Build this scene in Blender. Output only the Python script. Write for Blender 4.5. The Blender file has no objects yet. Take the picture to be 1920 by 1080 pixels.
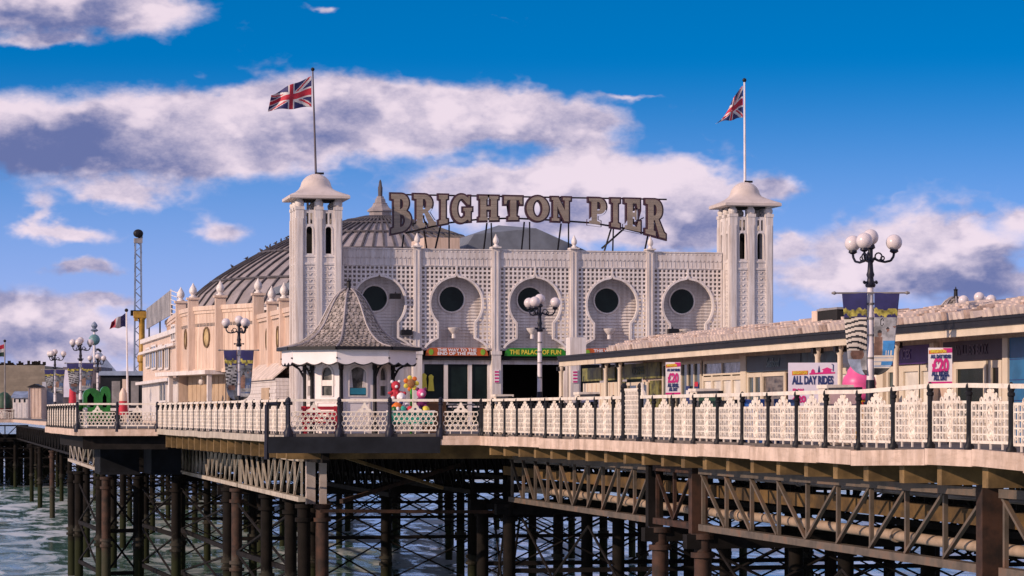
import bpy, math, random
import numpy as np
from mathutils import Vector, Matrix
from mathutils.geometry import tessellate_polygon

random.seed(7)
sc = bpy.context.scene
R = math.radians
COL = sc.collection

# ------------------------------------------------------------------ camera
EYE = 0.70            # metres above the deck boards (deck top is z = 0)
YAW = R(12.3)
FPX = 5000.0          # focal length in pixels of a 1920 px wide picture
cd = bpy.data.cameras.new('camera')
cam = bpy.data.objects.new('camera', cd)
COL.objects.link(cam)
cam.location = (0, 0, EYE)
cam.rotation_euler = (R(90), 0, -YAW)
cd.sensor_width = 36.0
cd.lens = FPX * 36.0 / 1920.0
cd.shift_y = 235.0 / 1920.0
cd.clip_start = 0.5
cd.clip_end = 20000
sc.camera = cam

# ------------------------------------------------------------------ view
sc.view_settings.view_transform = 'Standard'
sc.view_settings.look = 'None'
sc.view_settings.exposure = 0.04
sc.view_settings.gamma = 1.0
sc.view_settings.use_curve_mapping = False
sc.cycles.max_bounces = 6
sc.cycles.diffuse_bounces = 3
sc.cycles.glossy_bounces = 3

# ------------------------------------------------------------------ sun
SUN_EL, SUN_AZ = R(20.5), R(248)          # azimuth measured clockwise from +Y
sdir = Vector((math.sin(SUN_AZ) * math.cos(SUN_EL), math.cos(SUN_AZ) * math.cos(SUN_EL), math.sin(SUN_EL)))
sd = bpy.data.lights.new('sun', 'SUN')
sun = bpy.data.objects.new('sun', sd)
COL.objects.link(sun)
sd.energy = 3.9
sd.angle = R(0.6)
sd.color = (1.0, 0.76, 0.58)
sun.rotation_euler = (-sdir).to_track_quat('-Z', 'Y').to_euler()
sun.location = (-40, 20, 60)


# ------------------------------------------------------------------ node helper
class NG:
    def __init__(s, nt):
        s.nt = nt
        nt.nodes.clear()

    def n(s, typ, **kw):
        nd = s.nt.nodes.new(typ)
        for k, v in kw.items():
            setattr(nd, k, v)
        return nd

    def link(s, a, b):
        s.nt.links.new(a, b)

    def put(s, sock, v):
        if isinstance(v, bpy.types.NodeSocket):
            s.nt.links.new(v, sock)
        else:
            sock.default_value = v

    def math(s, op, a, b=0.0, c=0.0, clamp=False):
        nd = s.n('ShaderNodeMath', operation=op)
        nd.use_clamp = clamp
        s.put(nd.inputs[0], a)
        s.put(nd.inputs[1], b)
        s.put(nd.inputs[2], c)
        return nd.outputs[0]

    def vmath(s, op, a, b=(0, 0, 0), out=0):
        nd = s.n('ShaderNodeVectorMath', operation=op)
        s.put(nd.inputs[0], a)
        s.put(nd.inputs[1], b)
        return nd.outputs[out]

    def mix(s, f, a, b, blend='MIX'):
        nd = s.n('ShaderNodeMix', data_type='RGBA', blend_type=blend)
        s.put(nd.inputs[0], f)
        s.put(nd.inputs[6], a)
        s.put(nd.inputs[7], b)
        return nd.outputs[2]

    def noise(s, vec, scale, detail=4.0, rough=0.55, dist=0.0):
        nd = s.n('ShaderNodeTexNoise')
        if vec is not None:
            s.link(vec, nd.inputs['Vector'])
        nd.inputs['Scale'].default_value = scale
        nd.inputs['Detail'].default_value = detail
        nd.inputs['Roughness'].default_value = rough
        nd.inputs['Distortion'].default_value = dist
        return nd.outputs['Fac']

    def smooth(s, x, a, b, lo=0.0, hi=1.0):
        nd = s.n('ShaderNodeMapRange', interpolation_type='SMOOTHSTEP')
        s.put(nd.inputs[0], x)
        nd.inputs[1].default_value = a
        nd.inputs[2].default_value = b
        nd.inputs[3].default_value = lo
        nd.inputs[4].default_value = hi
        return nd.outputs[0]

    def scale(s, vec, xyz):
        return s.vmath('MULTIPLY', vec, xyz)


# ------------------------------------------------------------------ sky
def build_world():
    w = bpy.data.worlds.new('World')
    sc.world = w
    w.use_nodes = True
    g = NG(w.node_tree)
    STR = 0.1
    tc = g.n('ShaderNodeTexCoord')
    d = g.vmath('NORMALIZE', tc.outputs['Generated'])
    sp = g.n('ShaderNodeSeparateXYZ')
    g.link(d, sp.inputs[0])
    dx, dy, dz = sp.outputs
    # deep polarised blue a few degrees up: the sky model is read higher than the true elevation
    zz = g.math('MULTIPLY_ADD', g.math('MAXIMUM', dz, 0.0), 4.6, 0.06)
    cb = g.n('ShaderNodeCombineXYZ')
    g.link(dx, cb.inputs[0]); g.link(dy, cb.inputs[1]); g.link(zz, cb.inputs[2])
    sky = g.n('ShaderNodeTexSky', sky_type='NISHITA')
    sky.sun_disc = False
    sky.sun_elevation = SUN_EL
    sky.sun_rotation = SUN_AZ
    sky.air_density = 1.0
    sky.dust_density = 0.3
    sky.ozone_density = 2.0
    g.link(g.vmath('NORMALIZE', cb.outputs[0]), sky.inputs[0])
    blue = g.mix(1.0, sky.outputs[0], SKY_TINT + (1,), 'MULTIPLY')
    hs = g.n('ShaderNodeHueSaturation')
    hs.inputs['Saturation'].default_value = SKY_SAT
    hs.inputs['Value'].default_value = SKY_VAL
    g.link(blue, hs.inputs['Color'])
    blue = hs.outputs[0]
    # low lilac air near the horizon
    el = g.math('ARCSINE', dz)
    low = g.smooth(el, 0.0, 0.135, 1.0, 0.0)
    low = g.math('MULTIPLY', low, 0.92)
    blue = g.mix(low, blue, tuple(c / STR for c in (0.43, 0.46, 0.80)) + (1,))

    az = g.math('ARCTAN2', dx, dy)
    ae = g.n('ShaderNodeCombineXYZ')
    g.link(az, ae.inputs[0]); g.link(el, ae.inputs[1])
    # ragged edges: the coordinates are bent by noise before the cloud masses are placed
    dn = g.scale(d, (1.0, 1.0, 1.7))
    wn = g.n('ShaderNodeTexNoise')
    g.link(dn, wn.inputs['Vector'])
    wn.inputs['Scale'].default_value = 26
    wn.inputs['Detail'].default_value = 5
    wn.inputs['Roughness'].default_value = 0.6
    wv = g.vmath('SUBTRACT', wn.outputs['Color'], (0.5, 0.5, 0.5))
    wv = g.vmath('MULTIPLY', wv, (0.035, 0.016, 0))
    aew = g.vmath('ADD', ae.outputs[0], wv)

    def blobs(lst):
        tot = None
        for (u, v, a, b, wt) in lst:
            ca, ce = YAW + (u - 960) / FPX, (775 - v) / FPX
            q = g.vmath('SUBTRACT', aew, (ca, ce, 0))
            q = g.vmath('MULTIPLY', q, (FPX / a, FPX / b, 0))
            e = g.math('EXPONENT', g.math('MULTIPLY', g.vmath('DOT_PRODUCT', q, q, 1), -1.0))
            tot = g.math('MULTIPLY', e, wt) if tot is None else g.math('MULTIPLY_ADD', e, wt, tot)
        return tot

    den = blobs(CLOUDS)
    thick = g.math('MULTIPLY', g.math('SUBTRACT', den, 0.55), 0.22)
    shd = blobs(SHADES)
    lit = blobs(LIGHTS)
    n1 = g.noise(dn, 22, 7, 0.58)
    n2 = g.noise(dn, 70, 8, 0.62)
    # billows: folded noise gives the rounded heads
    bl = g.math('ABSOLUTE', g.math('SUBTRACT', g.noise(dn, 44, 3, 0.5), 0.5))
    bl = g.math('SUBTRACT', 0.11, bl)
    # sun side of each swelling: the same noise read a little way towards the sun
    n3 = g.noise(g.vmath('ADD', dn, (-0.010, 0.002, 0.016)), 22, 7, 0.58)
    relief = g.math('SUBTRACT', n1, n3)
    # broken cumulus added all round outside the view, cover raised for more fill light
    fc = Vector((math.sin(YAW), math.cos(YAW), 0.07)).normalized()
    away = g.smooth(g.vmath('DOT_PRODUCT', d, tuple(fc), 1), 0.90, 0.965, 1.0, 0.0)
    n0 = g.noise(dn, 3.2, 7, 0.6)
    wide = g.smooth(n0, 0.38, 0.56)
    wide = g.math('MULTIPLY', g.math('MULTIPLY', wide, away), g.smooth(dz, -0.02, 0.03))
    nn = g.math('ADD', g.math('MULTIPLY', g.math('SUBTRACT', n1, 0.5), 1.5), g.math('MULTIPLY', g.math('SUBTRACT', n2, 0.5), 0.5))
    den = g.math('MULTIPLY_ADD', nn, 0.62, den)
    den = g.math('MULTIPLY_ADD', bl, 1.3, den)
    den = g.smooth(den, 0.24, 0.80)
    den = g.math('MAXIMUM', den, wide)
    # cloud colours: sunlit pinkish white, lilac grey undersides
    t = g.math('ADD', g.math('MULTIPLY', g.math('SUBTRACT', n1, 0.5), 1.5), 0.50)
    t = g.math('ADD', t, g.math('MULTIPLY', relief, 3.0))
    t = g.math('ADD', t, g.math('MULTIPLY', g.math('SUBTRACT', n2, 0.5), 1.1))
    t = g.math('MULTIPLY_ADD', bl, -2.4, t)
    t = g.math('SUBTRACT', t, thick)
    t = g.math('SUBTRACT', t, shd)
    t = g.math('ADD', t, lit)
    t = g.smooth(t, -0.75, 1.0)
    c_lo = tuple(c / STR for c in (0.14, 0.165, 0.36)) + (1,)
    c_hi = tuple(c / STR for c in (0.89, 0.74, 0.82)) + (1,)
    cc = g.mix(t, c_lo, c_hi)
    col = g.mix(g.math('MULTIPLY', den, 0.93), blue, cc)
    bg = g.n('ShaderNodeBackground')
    bg.inputs['Strength'].default_value = STR
    g.link(col, bg.inputs['Color'])
    out = g.n('ShaderNodeOutputWorld')
    g.link(bg.outputs[0], out.inputs['Surface'])


SKY_TINT = (0.30, 0.78, 1.10)
SKY_SAT, SKY_VAL = 1.12, 1.9
# cloud masses, sky directions given by where they stand in the view: (u, v, half-width, half-height, weight)
CLOUDS = [
    (110, 30, 190, 52, 1.0), (270, 40, 100, 36, .7), (90, 88, 70, 12, .6),
    (330, 222, 260, 52, 1.0), (690, 200, 280, 50, 1.0), (930, 222, 200, 44, .95), (60, 250, 190, 45, .8),
    (130, 300, 210, 42, .9), (430, 305, 200, 36, .8), (640, 272, 230, 24, .7), (1080, 228, 90, 26, .5),
    (230, 368, 120, 28, .9), (70, 410, 28, 38, .7), (130, 445, 70, 16, .8), (430, 432, 52, 26, .7), (160, 508, 70, 13, .8),
    (900, 350, 130, 34, .8), (1090, 320, 110, 60, 1.0), (1290, 335, 90, 52, 1.0), (1180, 390, 190, 56, 1.0), (1270, 440, 130, 36, .7), (1000, 400, 200, 40, .6), (1440, 352, 62, 24, .8),
    (1470, 470, 34, 20, .8), (1730, 462, 160, 70, 1.0), (1580, 515, 170, 54, .85), (1850, 530, 140, 70, .8), (1910, 415, 30, 22, .7),
    (40, 585, 160, 45, .8), (200, 562, 60, 14, .7), (140, 655, 300, 60, .8), (1200, 178, 60, 7, .5), (597, 15, 26, 7, .6),
]
SHADES = [(110, 305, 240, 36, .48), (20, 330, 120, 60, .30), (330, 325, 200, 24, .40), (900, 268, 220, 18, .4), (560, 262, 200, 18, .35), (1560, 555, 260, 46, .4), (1850, 580, 200, 46, .35),
          (100, 60, 200, 18, .25), (760, 225, 240, 18, .2), (1170, 420, 200, 24, .35), (120, 650, 260, 40, .35)]
LIGHTS = [(1080, 300, 130, 50, .7), (1290, 320, 100, 44, .7), (1180, 380, 180, 50, .35), (1740, 440, 140, 40, .35), (1470, 462, 40, 20, .4), (240, 355, 110, 20, .35), (350, 195, 260, 26, .25),
          (700, 170, 280, 26, .2)]
build_world()


# ------------------------------------------------------------------ from directions to places
def at(u, v, zc):
    xc = (u - 960) / FPX
    return Vector((zc * (xc * math.cos(YAW) + math.sin(YAW)), zc * (-xc * math.sin(YAW) + math.cos(YAW)), EYE + zc * (775 - v) / FPX))


def on_x(u, v, X):
    p = at(u, v, 1.0)
    k = X / p.x
    return Vector((X, p.y * k, EYE + (p.z - EYE) * k))


def on_y(u, v, Y):
    p = at(u, v, 1.0)
    k = Y / p.y
    return Vector((p.x * k, Y, EYE + (p.z - EYE) * k))


# ------------------------------------------------------------------ mesh builder
class MB:
    def __init__(s):
        s.v, s.f, s.m = [], [], []

    def add(s, vs, fs, mi=0):
        o = len(s.v)
        s.v += [tuple(p) for p in vs]
        s.f += [tuple(i + o for i in f) for f in fs]
        s.m += [mi] * len(fs)

    def box(s, x0, x1, y0, y1, z0, z1, mi=0, M=None):
        vs = [Vector(p) for p in ((x0, y0, z0), (x1, y0, z0), (x1, y1, z0), (x0, y1, z0), (x0, y0, z1), (x1, y0, z1), (x1, y1, z1), (x0, y1, z1))]
        if M is not None:
            vs = [M @ p for p in vs]
        s.add(vs, [(0, 3, 2, 1), (4, 5, 6, 7), (0, 1, 5, 4), (1, 2, 6, 5), (2, 3, 7, 6), (3, 0, 4, 7)], mi)

    def bar(s, p, q, w, h=None, mi=0, up=(0, 0, 1)):
        p, q = Vector(p), Vector(q)
        h = w if h is None else h
        d = (q - p).normalized()
        a = d.cross(Vector(up))
        if a.length < 1e-4:
            a = d.cross(Vector((0, 1, 0)))
        a.normalize()
        b = a.cross(d)
        a, b = a * w / 2, b * h / 2
        vs = [p - a - b, p + a - b, p + a + b, p - a + b, q - a - b, q + a - b, q + a + b, q - a + b]
        s.add(vs, [(0, 1, 2, 3), (7, 6, 5, 4), (1, 0, 4, 5), (2, 1, 5, 6), (3, 2, 6, 7), (0, 3, 7, 4)], mi)

    def cyl(s, p, q, r0, r1=None, n=10, mi=0, caps=True):
        p, q = Vector(p), Vector(q)
        r1 = r0 if r1 is None else r1
        d = (q - p).normalized()
        a = d.orthogonal().normalized()
        b = d.cross(a)
        vs = []
        for c, r in ((p, r0), (q, r1)):
            for i in range(n):
                t = 2 * math.pi * i / n
                vs.append(c + (a * math.cos(t) + b * math.sin(t)) * r)
        fs = [(i, (i + 1) % n, n + (i + 1) % n, n + i) for i in range(n)]
        if caps:
            fs += [tuple(range(n - 1, -1, -1)), tuple(range(n, 2 * n))]
        s.add(vs, fs, mi)

    def tube(s, pts, r, n=6, mi=0):
        for i in range(len(pts) - 1):
            s.cyl(pts[i], pts[i + 1], r if not isinstance(r, (list, tuple)) else r[i], r if not isinstance(r, (list, tuple)) else r[i + 1], n, mi, caps=(i in (0, len(pts) - 2)))

    def lathe(s, prof, n=16, c=(0, 0, 0), mi=0, rot=0.0):
        c = Vector(c)
        vs, fs = [], []
        for (r, z) in prof:
            for i in range(n):
                t = rot + 2 * math.pi * i / n
                vs.append(c + Vector((r * math.cos(t), r * math.sin(t), z)))
        for k in range(len(prof) - 1):
            for i in range(n):
                j = (i + 1) % n
                fs.append((k * n + i, k * n + j, (k + 1) * n + j, (k + 1) * n + i))
        fs.append(tuple(range(n - 1, -1, -1)))
        fs.append(tuple(range((len(prof) - 1) * n, len(prof) * n)))
        s.add(vs, fs, mi)

    def sphere(s, c, r, nu=14, nv=9, mi=0, sc3=(1, 1, 1)):
        prof = [(max(1e-4, math.sin(math.pi * k / nv)), -math.cos(math.pi * k / nv)) for k in range(nv + 1)]
        c = Vector(c)
        vs, fs = [], []
        for (rr, z) in prof:
            for i in range(nu):
                t = 2 * math.pi * i / nu
                vs.append(c + Vector((rr * math.cos(t) * r * sc3[0], rr * math.sin(t) * r * sc3[1], z * r * sc3[2])))
        for k in range(nv):
            for i in range(nu):
                j = (i + 1) % nu
                fs.append((k * nu + i, k * nu + j, (k + 1) * nu + j, (k + 1) * nu + i))
        s.add(vs, fs, mi)

    def torus(s, c, rad, r, nu=18, nv=6, mi=0, ax=(0, 1, 0), squash=1.0, a0=0.0, a1=2 * math.pi):
        ax = Vector(ax).normalized()
        a = Vector((0, 0, 1)) if abs(ax.z) < .9 else Vector((1, 0, 0))
        a = (a - ax * a.dot(ax)).normalized()
        b = ax.cross(a)
        full = abs(a1 - a0 - 2 * math.pi) < 1e-6
        m = nu if full else nu + 1
        vs, fs = [], []
        for i in range(m):
            t = a0 + (a1 - a0) * i / nu
            rd = a * math.cos(t) * squash + b * math.sin(t)
            for k in range(nv):
                p = 2 * math.pi * k / nv
                vs.append(Vector(c) + rd * (rad + r * math.cos(p)) + ax * r * math.sin(p))
        for i in range(nu):
            j = (i + 1) % m
            for k in range(nv):
                l = (k + 1) % nv
                fs.append((i * nv + k, j * nv + k, j * nv + l, i * nv + l))
        s.add(vs, fs, mi)

    def prism(s, outer, holes, d0, d1, fr, mi=0, side_mi=None):
        """polygon in (a, b) with holes, between depths d0 and d1; fr(a, b, d) gives the place"""
        side_mi = mi if side_mi is None else side_mi
        loops = [list(outer)] + [list(h) for h in holes]
        tri = tessellate_polygon([[Vector((p[0], p[1], 0)) for p in l] for l in loops])
        flat = [p for l in loops for p in l]
        n = len(flat)
        vs = [fr(p[0], p[1], d0) for p in flat] + [fr(p[0], p[1], d1) for p in flat]
        o = len(s.v)
        s.v += [tuple(p) for p in vs]
        for t in tri:
            s.f.append(tuple(o + i for i in t)); s.m.append(mi)
            s.f.append(tuple(o + n + i for i in reversed(t))); s.m.append(mi)
        k = 0
        for l in loops:
            L = len(l)
            for i in range(L):
                j = (i + 1) % L
                s.f.append((o + k + i, o + k + j, o + n + k + j, o + n + k + i)); s.m.append(side_mi)
            k += L

    def ribbon(s, pts, w, d0, d1, fr, mi=0, closed=False):
        """a strip of width w along pts (a, b), from depth d0 to d1"""
        n = len(pts)
        L, Rr = [], []
        for i in range(n):
            p0 = Vector(pts[(i - 1) % n] if (closed or i > 0) else pts[i])
            p1 = Vector(pts[(i + 1) % n] if (closed or i < n - 1) else pts[i])
            d = (p1 - p0)
            d.normalize()
            nr = Vector((-d.y, d.x))
            c = Vector(pts[i])
            L.append(c + nr * w / 2)
            Rr.append(c - nr * w / 2)
        for i in range(n if closed else n - 1):
            j = (i + 1) % n
            q = [L[i], L[j], Rr[j], Rr[i]]
            vs = [fr(p.x, p.y, d0) for p in q] + [fr(p.x, p.y, d1) for p in q]
            fs = [(0, 1, 2, 3), (7, 6, 5, 4), (0, 4, 5, 1), (2, 6, 7, 3)]
            if not closed and i == 0:
                fs.append((0, 3, 7, 4))
            if not closed and i == n - 2:
                fs.append((1, 5, 6, 2))
            s.add(vs, fs, mi)

    def loft(s, rings, mi=0, cap=True, closed=True):
        n = len(rings[0])
        vs = [p for r in rings for p in r]
        fs = []
        for k in range(len(rings) - 1):
            for i in range(n if closed else n - 1):
                j = (i + 1) % n
                fs.append((k * n + i, k * n + j, (k + 1) * n + j, (k + 1) * n + i))
        if cap:
            fs.append(tuple(range(n - 1, -1, -1)))
            fs.append(tuple(range((len(rings) - 1) * n, len(rings) * n)))
        s.add(vs, fs, mi)

    def mesh(s, name, mats, smooth=None, org=None):
        me = bpy.data.meshes.new(name)
        if org is not None:
            s.v = [(p[0] - org[0], p[1] - org[1], p[2] - org[2]) for p in s.v]
        me.from_pydata(s.v, [], s.f)
        if not isinstance(mats, (list, tuple)):
            mats = [mats]
        for m in mats:
            me.materials.append(m)
        if len(mats) > 1:
            me.polygons.foreach_set('material_index', s.m)
        if smooth is not None:
            me.shade_smooth()
            me.set_sharp_from_angle(angle=R(smooth))
        me.update()
        return me

    def build(s, name, mats, parent=None, smooth=None, kind=None, label=None, local=False):
        org = None
        if parent is not None and not local:
            org = world_loc(parent)
        return link_mesh(name, s.mesh(name, mats, smooth, org), parent, kind=kind, label=label)


def world_loc(o):
    p = Vector((0, 0, 0))
    while o is not None:
        p = p + o.location
        o = o.parent
    return p


def link_mesh(name, me, parent=None, loc=None, rot=None, kind=None, label=None):
    o = bpy.data.objects.new(name, me)
    COL.objects.link(o)
    if parent is not None:
        o.parent = parent
    if loc is not None:
        o.location = loc
    if rot is not None:
        o.rotation_euler = rot
    if kind:
        o['kind'] = kind
    if label:
        o['label'] = label
    return o


def tag(o, label, cat, group=None):
    o['label'] = label
    o['category'] = cat
    if group:
        o['group'] = group
    return o


def thing(name, label, cat, loc=(0, 0, 0), rz=0.0, group=None):
    o = bpy.data.objects.new(name, None)
    COL.objects.link(o)
    o.empty_display_size = 0.3
    o.location = loc
    o.rotation_euler = (0, 0, rz)
    return tag(o, label, cat, group)


def copy_tree(o, parent=None):
    c = o.copy()
    COL.objects.link(c)
    if parent is not None:
        c.parent = parent
    for ch in list(o.children):
        copy_tree(ch, c)
    return c


def text_mesh(name, s, size, mat, extr=0.008, width=None, bold=0.0, shear=0.0, space=1.0):
    cu = bpy.data.curves.new('lettering', 'FONT')
    cu.body = s
    cu.size = size
    cu.extrude = extr
    cu.offset = bold
    cu.shear = shear
    cu.space_character = space
    cu.align_x = 'CENTER'
    cu.align_y = 'CENTER'
    cu.resolution_u = 3
    o = bpy.data.objects.new('lettering', cu)
    COL.objects.link(o)
    dg = bpy.context.evaluated_depsgraph_get()
    me = bpy.data.meshes.new_from_object(o.evaluated_get(dg))
    bpy.data.objects.remove(o)
    bpy.data.curves.remove(cu)
    me.name = name
    if width:
        xs = [v.co.x for v in me.vertices]
        k = width / max(1e-6, max(xs) - min(xs))
        for v in me.vertices:
            v.co.x *= k
    me.materials.clear()
    me.materials.append(mat)
    return me


# frames for flat work
def F_XZ(x0, y0, z0):                 # a along X, b up, depth along Y
    return lambda a, b, d: Vector((x0 + a, y0 + d, z0 + b))


def F_LINE(p0, p1, out=None):         # a along p0->p1 (horizontal), b up, depth to the right-hand side
    p0, p1 = Vector(p0), Vector(p1)
    t = Vector((p1.x - p0.x, p1.y - p0.y, 0)).normalized()
    nrm = Vector((t.y, -t.x, 0))
    return lambda a, b, d: Vector((p0.x, p0.y, p0.z)) + t * a + nrm * d + Vector((0, 0, b))


def arc(cx, cy, rx, ry, a0, a1, n):
    return [(cx + rx * math.cos(R(a0 + (a1 - a0) * i / n)), cy + ry * math.sin(R(a0 + (a1 - a0) * i / n))) for i in range(n + 1)]


# ------------------------------------------------------------------ materials
MATS = {}


def mat(name, col, rough=0.6, var=0.12, vscale=1.2, grime=0.0, grime_col=(0.12, 0.09, 0.07), gscale=(2.5, 2.5, 0.35),
        bump=0.0, bscale=20.0, metal=0.0, spec=0.5, fine=0.0, streak=None, tide=False):
    if name in MATS:
        return MATS[name]
    m = bpy.data.materials.new(name)
    m.use_nodes = True
    g = NG(m.node_tree)
    geo = g.n('ShaderNodeNewGeometry')
    pos = geo.outputs['Position']
    pb = g.n('ShaderNodeBsdfPrincipled')
    out = g.n('ShaderNodeOutputMaterial')
    g.link(pb.outputs[0], out.inputs[0])
    c = tuple(col) + (1,)
    cur = g.n('ShaderNodeRGB').outputs[0]
    cur.default_value = c
    if var > 0:
        n = g.noise(pos, vscale, 5, 0.6)
        dark = tuple(x * (1 - var * 1.6) for x in col) + (1,)
        lite = tuple(min(1, x * (1 + var)) for x in col) + (1,)
        cur = g.mix(g.smooth(n, 0.3, 0.7), dark, lite)
    if fine > 0:
        n = g.noise(pos, vscale * 14, 3, 0.6)
        cur = g.mix(g.smooth(n, 0.3, 0.75, 0.0, fine), cur, tuple(x * 0.45 for x in col) + (1,))
    if grime > 0:
        n = g.noise(g.scale(pos, gscale), 1.0, 6, 0.65)
        cur = g.mix(g.smooth(n, 0.48, 0.78, 0.0, grime), cur, tuple(grime_col) + (1,))
    if streak is not None:
        n = g.noise(g.scale(pos, streak[0]), 1.0, 6, 0.6)
        cur = g.mix(g.smooth(n, 0.42, 0.62, 0.0, streak[1]), cur, tuple(streak[2]) + (1,))
    if tide:
        # weed and a wet band up to the high water mark
        sz = g.n('ShaderNodeSeparateXYZ')
        g.link(pos, sz.inputs[0])
        zn = g.math('MULTIPLY_ADD', g.noise(pos, 2.2, 5, 0.65), 1.6, sz.outputs[2])
        cur = g.mix(g.smooth(zn, -5.9, -5.2, 0.75, 0.0), cur, (0.020, 0.026, 0.008, 1))
        cur = g.mix(g.math('MULTIPLY', g.smooth(zn, -5.4, -5.2), g.smooth(zn, -5.0, -4.7, 0.45, 0.0)), cur, (0.07, 0.066, 0.052, 1))
    g.link(cur, pb.inputs['Base Color'])
    pb.inputs['Roughness'].default_value = rough
    pb.inputs['Metallic'].default_value = metal
    pb.inputs['Specular IOR Level'].default_value = spec
    if bump > 0:
        bp = g.n('ShaderNodeBump')
        bp.inputs['Strength'].default_value = min(1.0, bump)
        bp.inputs['Distance'].default_value = 0.03
        g.link(g.noise(pos, bscale, 4, 0.6), bp.inputs['Height'])
        g.link(bp.outputs[0], pb.inputs['Normal'])
    MATS[name] = m
    return m


WHITE = mat('painted_white_wall', (0.72, 0.665, 0.65), 0.6, 0.06, 0.6, grime=0.34, grime_col=(0.36, 0.28, 0.235), bump=.1, bscale=9, streak=((7, 7, .45), .38, (.34, .26, .21)))
TRIM = mat('white_gloss_trim', (0.80, 0.735, 0.715), 0.5, 0.06, 1.0, grime=0.32, grime_col=(0.34, 0.27, 0.23), streak=((8, 8, .6), .30, (.34, .26, .20)))
CREAM = mat('cream_painted_boards', (0.72, 0.55, 0.45), 0.55, 0.06, 0.5, grime=0.45, grime_col=(0.32, 0.22, 0.16), streak=((6, 6, .5), .35, (.36, .24, .17)))
RAILW = mat('cast_iron_white_paint', (0.78, 0.69, 0.60), 0.5, 0.08, 3.0, grime=0.6, grime_col=(0.36, 0.20, 0.10), gscale=(5, 5, 3))
BLACK = mat('black_gloss_paint', (0.011, 0.011, 0.015), 0.5, 0.2, 3.0, spec=.25, grime=0.25, grime_col=(0.06, 0.035, 0.02))
NAVYI = mat('blue_black_iron', (0.012, 0.013, 0.028), 0.45, 0.2, 3.0, spec=.3)
SLATE = mat('weathered_slate', (0.35, 0.30, 0.275), 0.5, 0.45, 6.0, grime=0.8, grime_col=(0.58, 0.49, 0.42), gscale=(6, 6, 9), fine=.35)
LEAD = mat('weathered_lead_sheet', (0.34, 0.295, 0.295), 0.5, 0.14, 0.9, grime=0.55, grime_col=(0.18, 0.16, 0.17), gscale=(1.2, 1.2, .7), fine=.3)
LEADD = mat('dark_lead_roll', (0.075, 0.065, 0.07), 0.6, 0.3, 2.0)
GREYROOF = mat('grey_felt_roof', (0.155, 0.175, 0.215), 0.7, 0.15, 1.0)
TILE = mat('pale_clay_tile', (0.66, 0.535, 0.475), 0.6, 0.16, 2.5, grime=0.45, grime_col=(0.30, 0.225, 0.19), gscale=(1.6, 1.6, 1.6))
TIMBER = mat('bleached_timber', (0.66, 0.50, 0.41), 0.75, 0.12, 1.4, grime=0.5, grime_col=(0.30, 0.21, 0.15), gscale=(1.5, 1.5, 9), bump=.3, bscale=14, streak=((3, 3, .8), .4, (.27, .175, .11)))
OCHRE = mat('ochre_timber_runner', (0.115, 0.064, 0.018), 0.85, 0.4, 1.2, grime=.9, grime_col=(.03, .02, .012), gscale=(2, 1.2, 3))
JOIST = mat('ochre_stained_timber', (0.20, 0.125, 0.05), 0.85, 0.3, 1.6, grime=0.6, grime_col=(0.05, 0.035, 0.02), gscale=(2, 2, 2))
DECK = mat('grey_deck_boards', (0.12, 0.10, 0.09), 0.8, 0.2, 2.0, streak=((0.3, 7.0, 1), .5, (0.10, 0.085, 0.075)))
STEELP = mat('pale_worn_girder_paint', (0.46, 0.40, 0.33), 0.6, 0.15, 1.5, grime=0.6, grime_col=(0.16, 0.075, 0.03), gscale=(2, 2, 2))
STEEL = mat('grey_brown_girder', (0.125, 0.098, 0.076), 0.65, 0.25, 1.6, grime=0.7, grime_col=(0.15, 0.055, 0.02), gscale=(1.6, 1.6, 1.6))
RUST = mat('red_rust_iron', (0.044, 0.018, 0.010), 0.8, 0.45, 2.5, tide=True, grime=0.6, grime_col=(0.035, 0.022, 0.018), gscale=(3, 3, 1.2))
PILE = mat('tarred_iron_pile', (0.007, 0.005, 0.004), 0.85, 0.4, 1.8, spec=.2, tide=True, grime=0.6, grime_col=(0.018, 0.0095, 0.006), gscale=(2.5, 2.5, .5))
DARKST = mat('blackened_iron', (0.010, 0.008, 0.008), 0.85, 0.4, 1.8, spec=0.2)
PIPE = mat('buff_lagged_pipe', (0.38, 0.28, 0.205), 0.6, 0.15, 2.0, grime=.4, grime_col=(.25, .15, .08))
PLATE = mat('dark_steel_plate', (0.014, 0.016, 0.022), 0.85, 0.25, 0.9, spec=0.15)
GLASS = mat('dark_window_glass', (0.008, 0.016, 0.015), 0.22, 0.3, 0.8, spec=0.15)
SHOPG = mat('shop_window_glass', (0.05, 0.075, 0.085), 0.10, 0.5, 0.9, spec=0.7)
PALEG = mat('pale_blind_glass', (0.80, 0.74, 0.67), 0.25, 0.15, 1.0)
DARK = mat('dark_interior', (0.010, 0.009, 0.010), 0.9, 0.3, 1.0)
LFACE = mat('sign_letter_face', (0.31, 0.255, 0.205), 0.5, 0.12, 1.5, streak=((0.2, 0.2, 22.0), .45, (0.14, 0.11, 0.09)))
LEDGE = mat('sign_letter_edge', (0.050, 0.014, 0.026), 0.4, 0.15, 2.0)
GLOBE = mat('opal_glass_globe', (0.66, 0.585, 0.60), 0.25, 0.0)
POLEW = mat('white_lamp_pole', (0.76, 0.70, 0.72), 0.4, 0.06, 2.0, grime=.3, grime_col=(.4, .3, .25))
RED = mat('red_cloth', (0.50, 0.020, 0.045), 0.7, 0.15, 3)
CLOTHW = mat('white_cloth', (0.62, 0.58, 0.58), 0.7, 0.08, 3)
NAVY = mat('navy_cloth', (0.020, 0.020, 0.11), 0.7, 0.15, 3)
GOLDB = mat('gold_olive_print', (0.36, 0.31, 0.06), 0.6, 0.5, 6)
GREYB = mat('grey_photo_print', (0.30, 0.30, 0.32), 0.6, 0.35, 5)
SKIN = mat('brown_photo_print', (0.20, 0.11, 0.085), 0.6, 0.3, 5)
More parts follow.
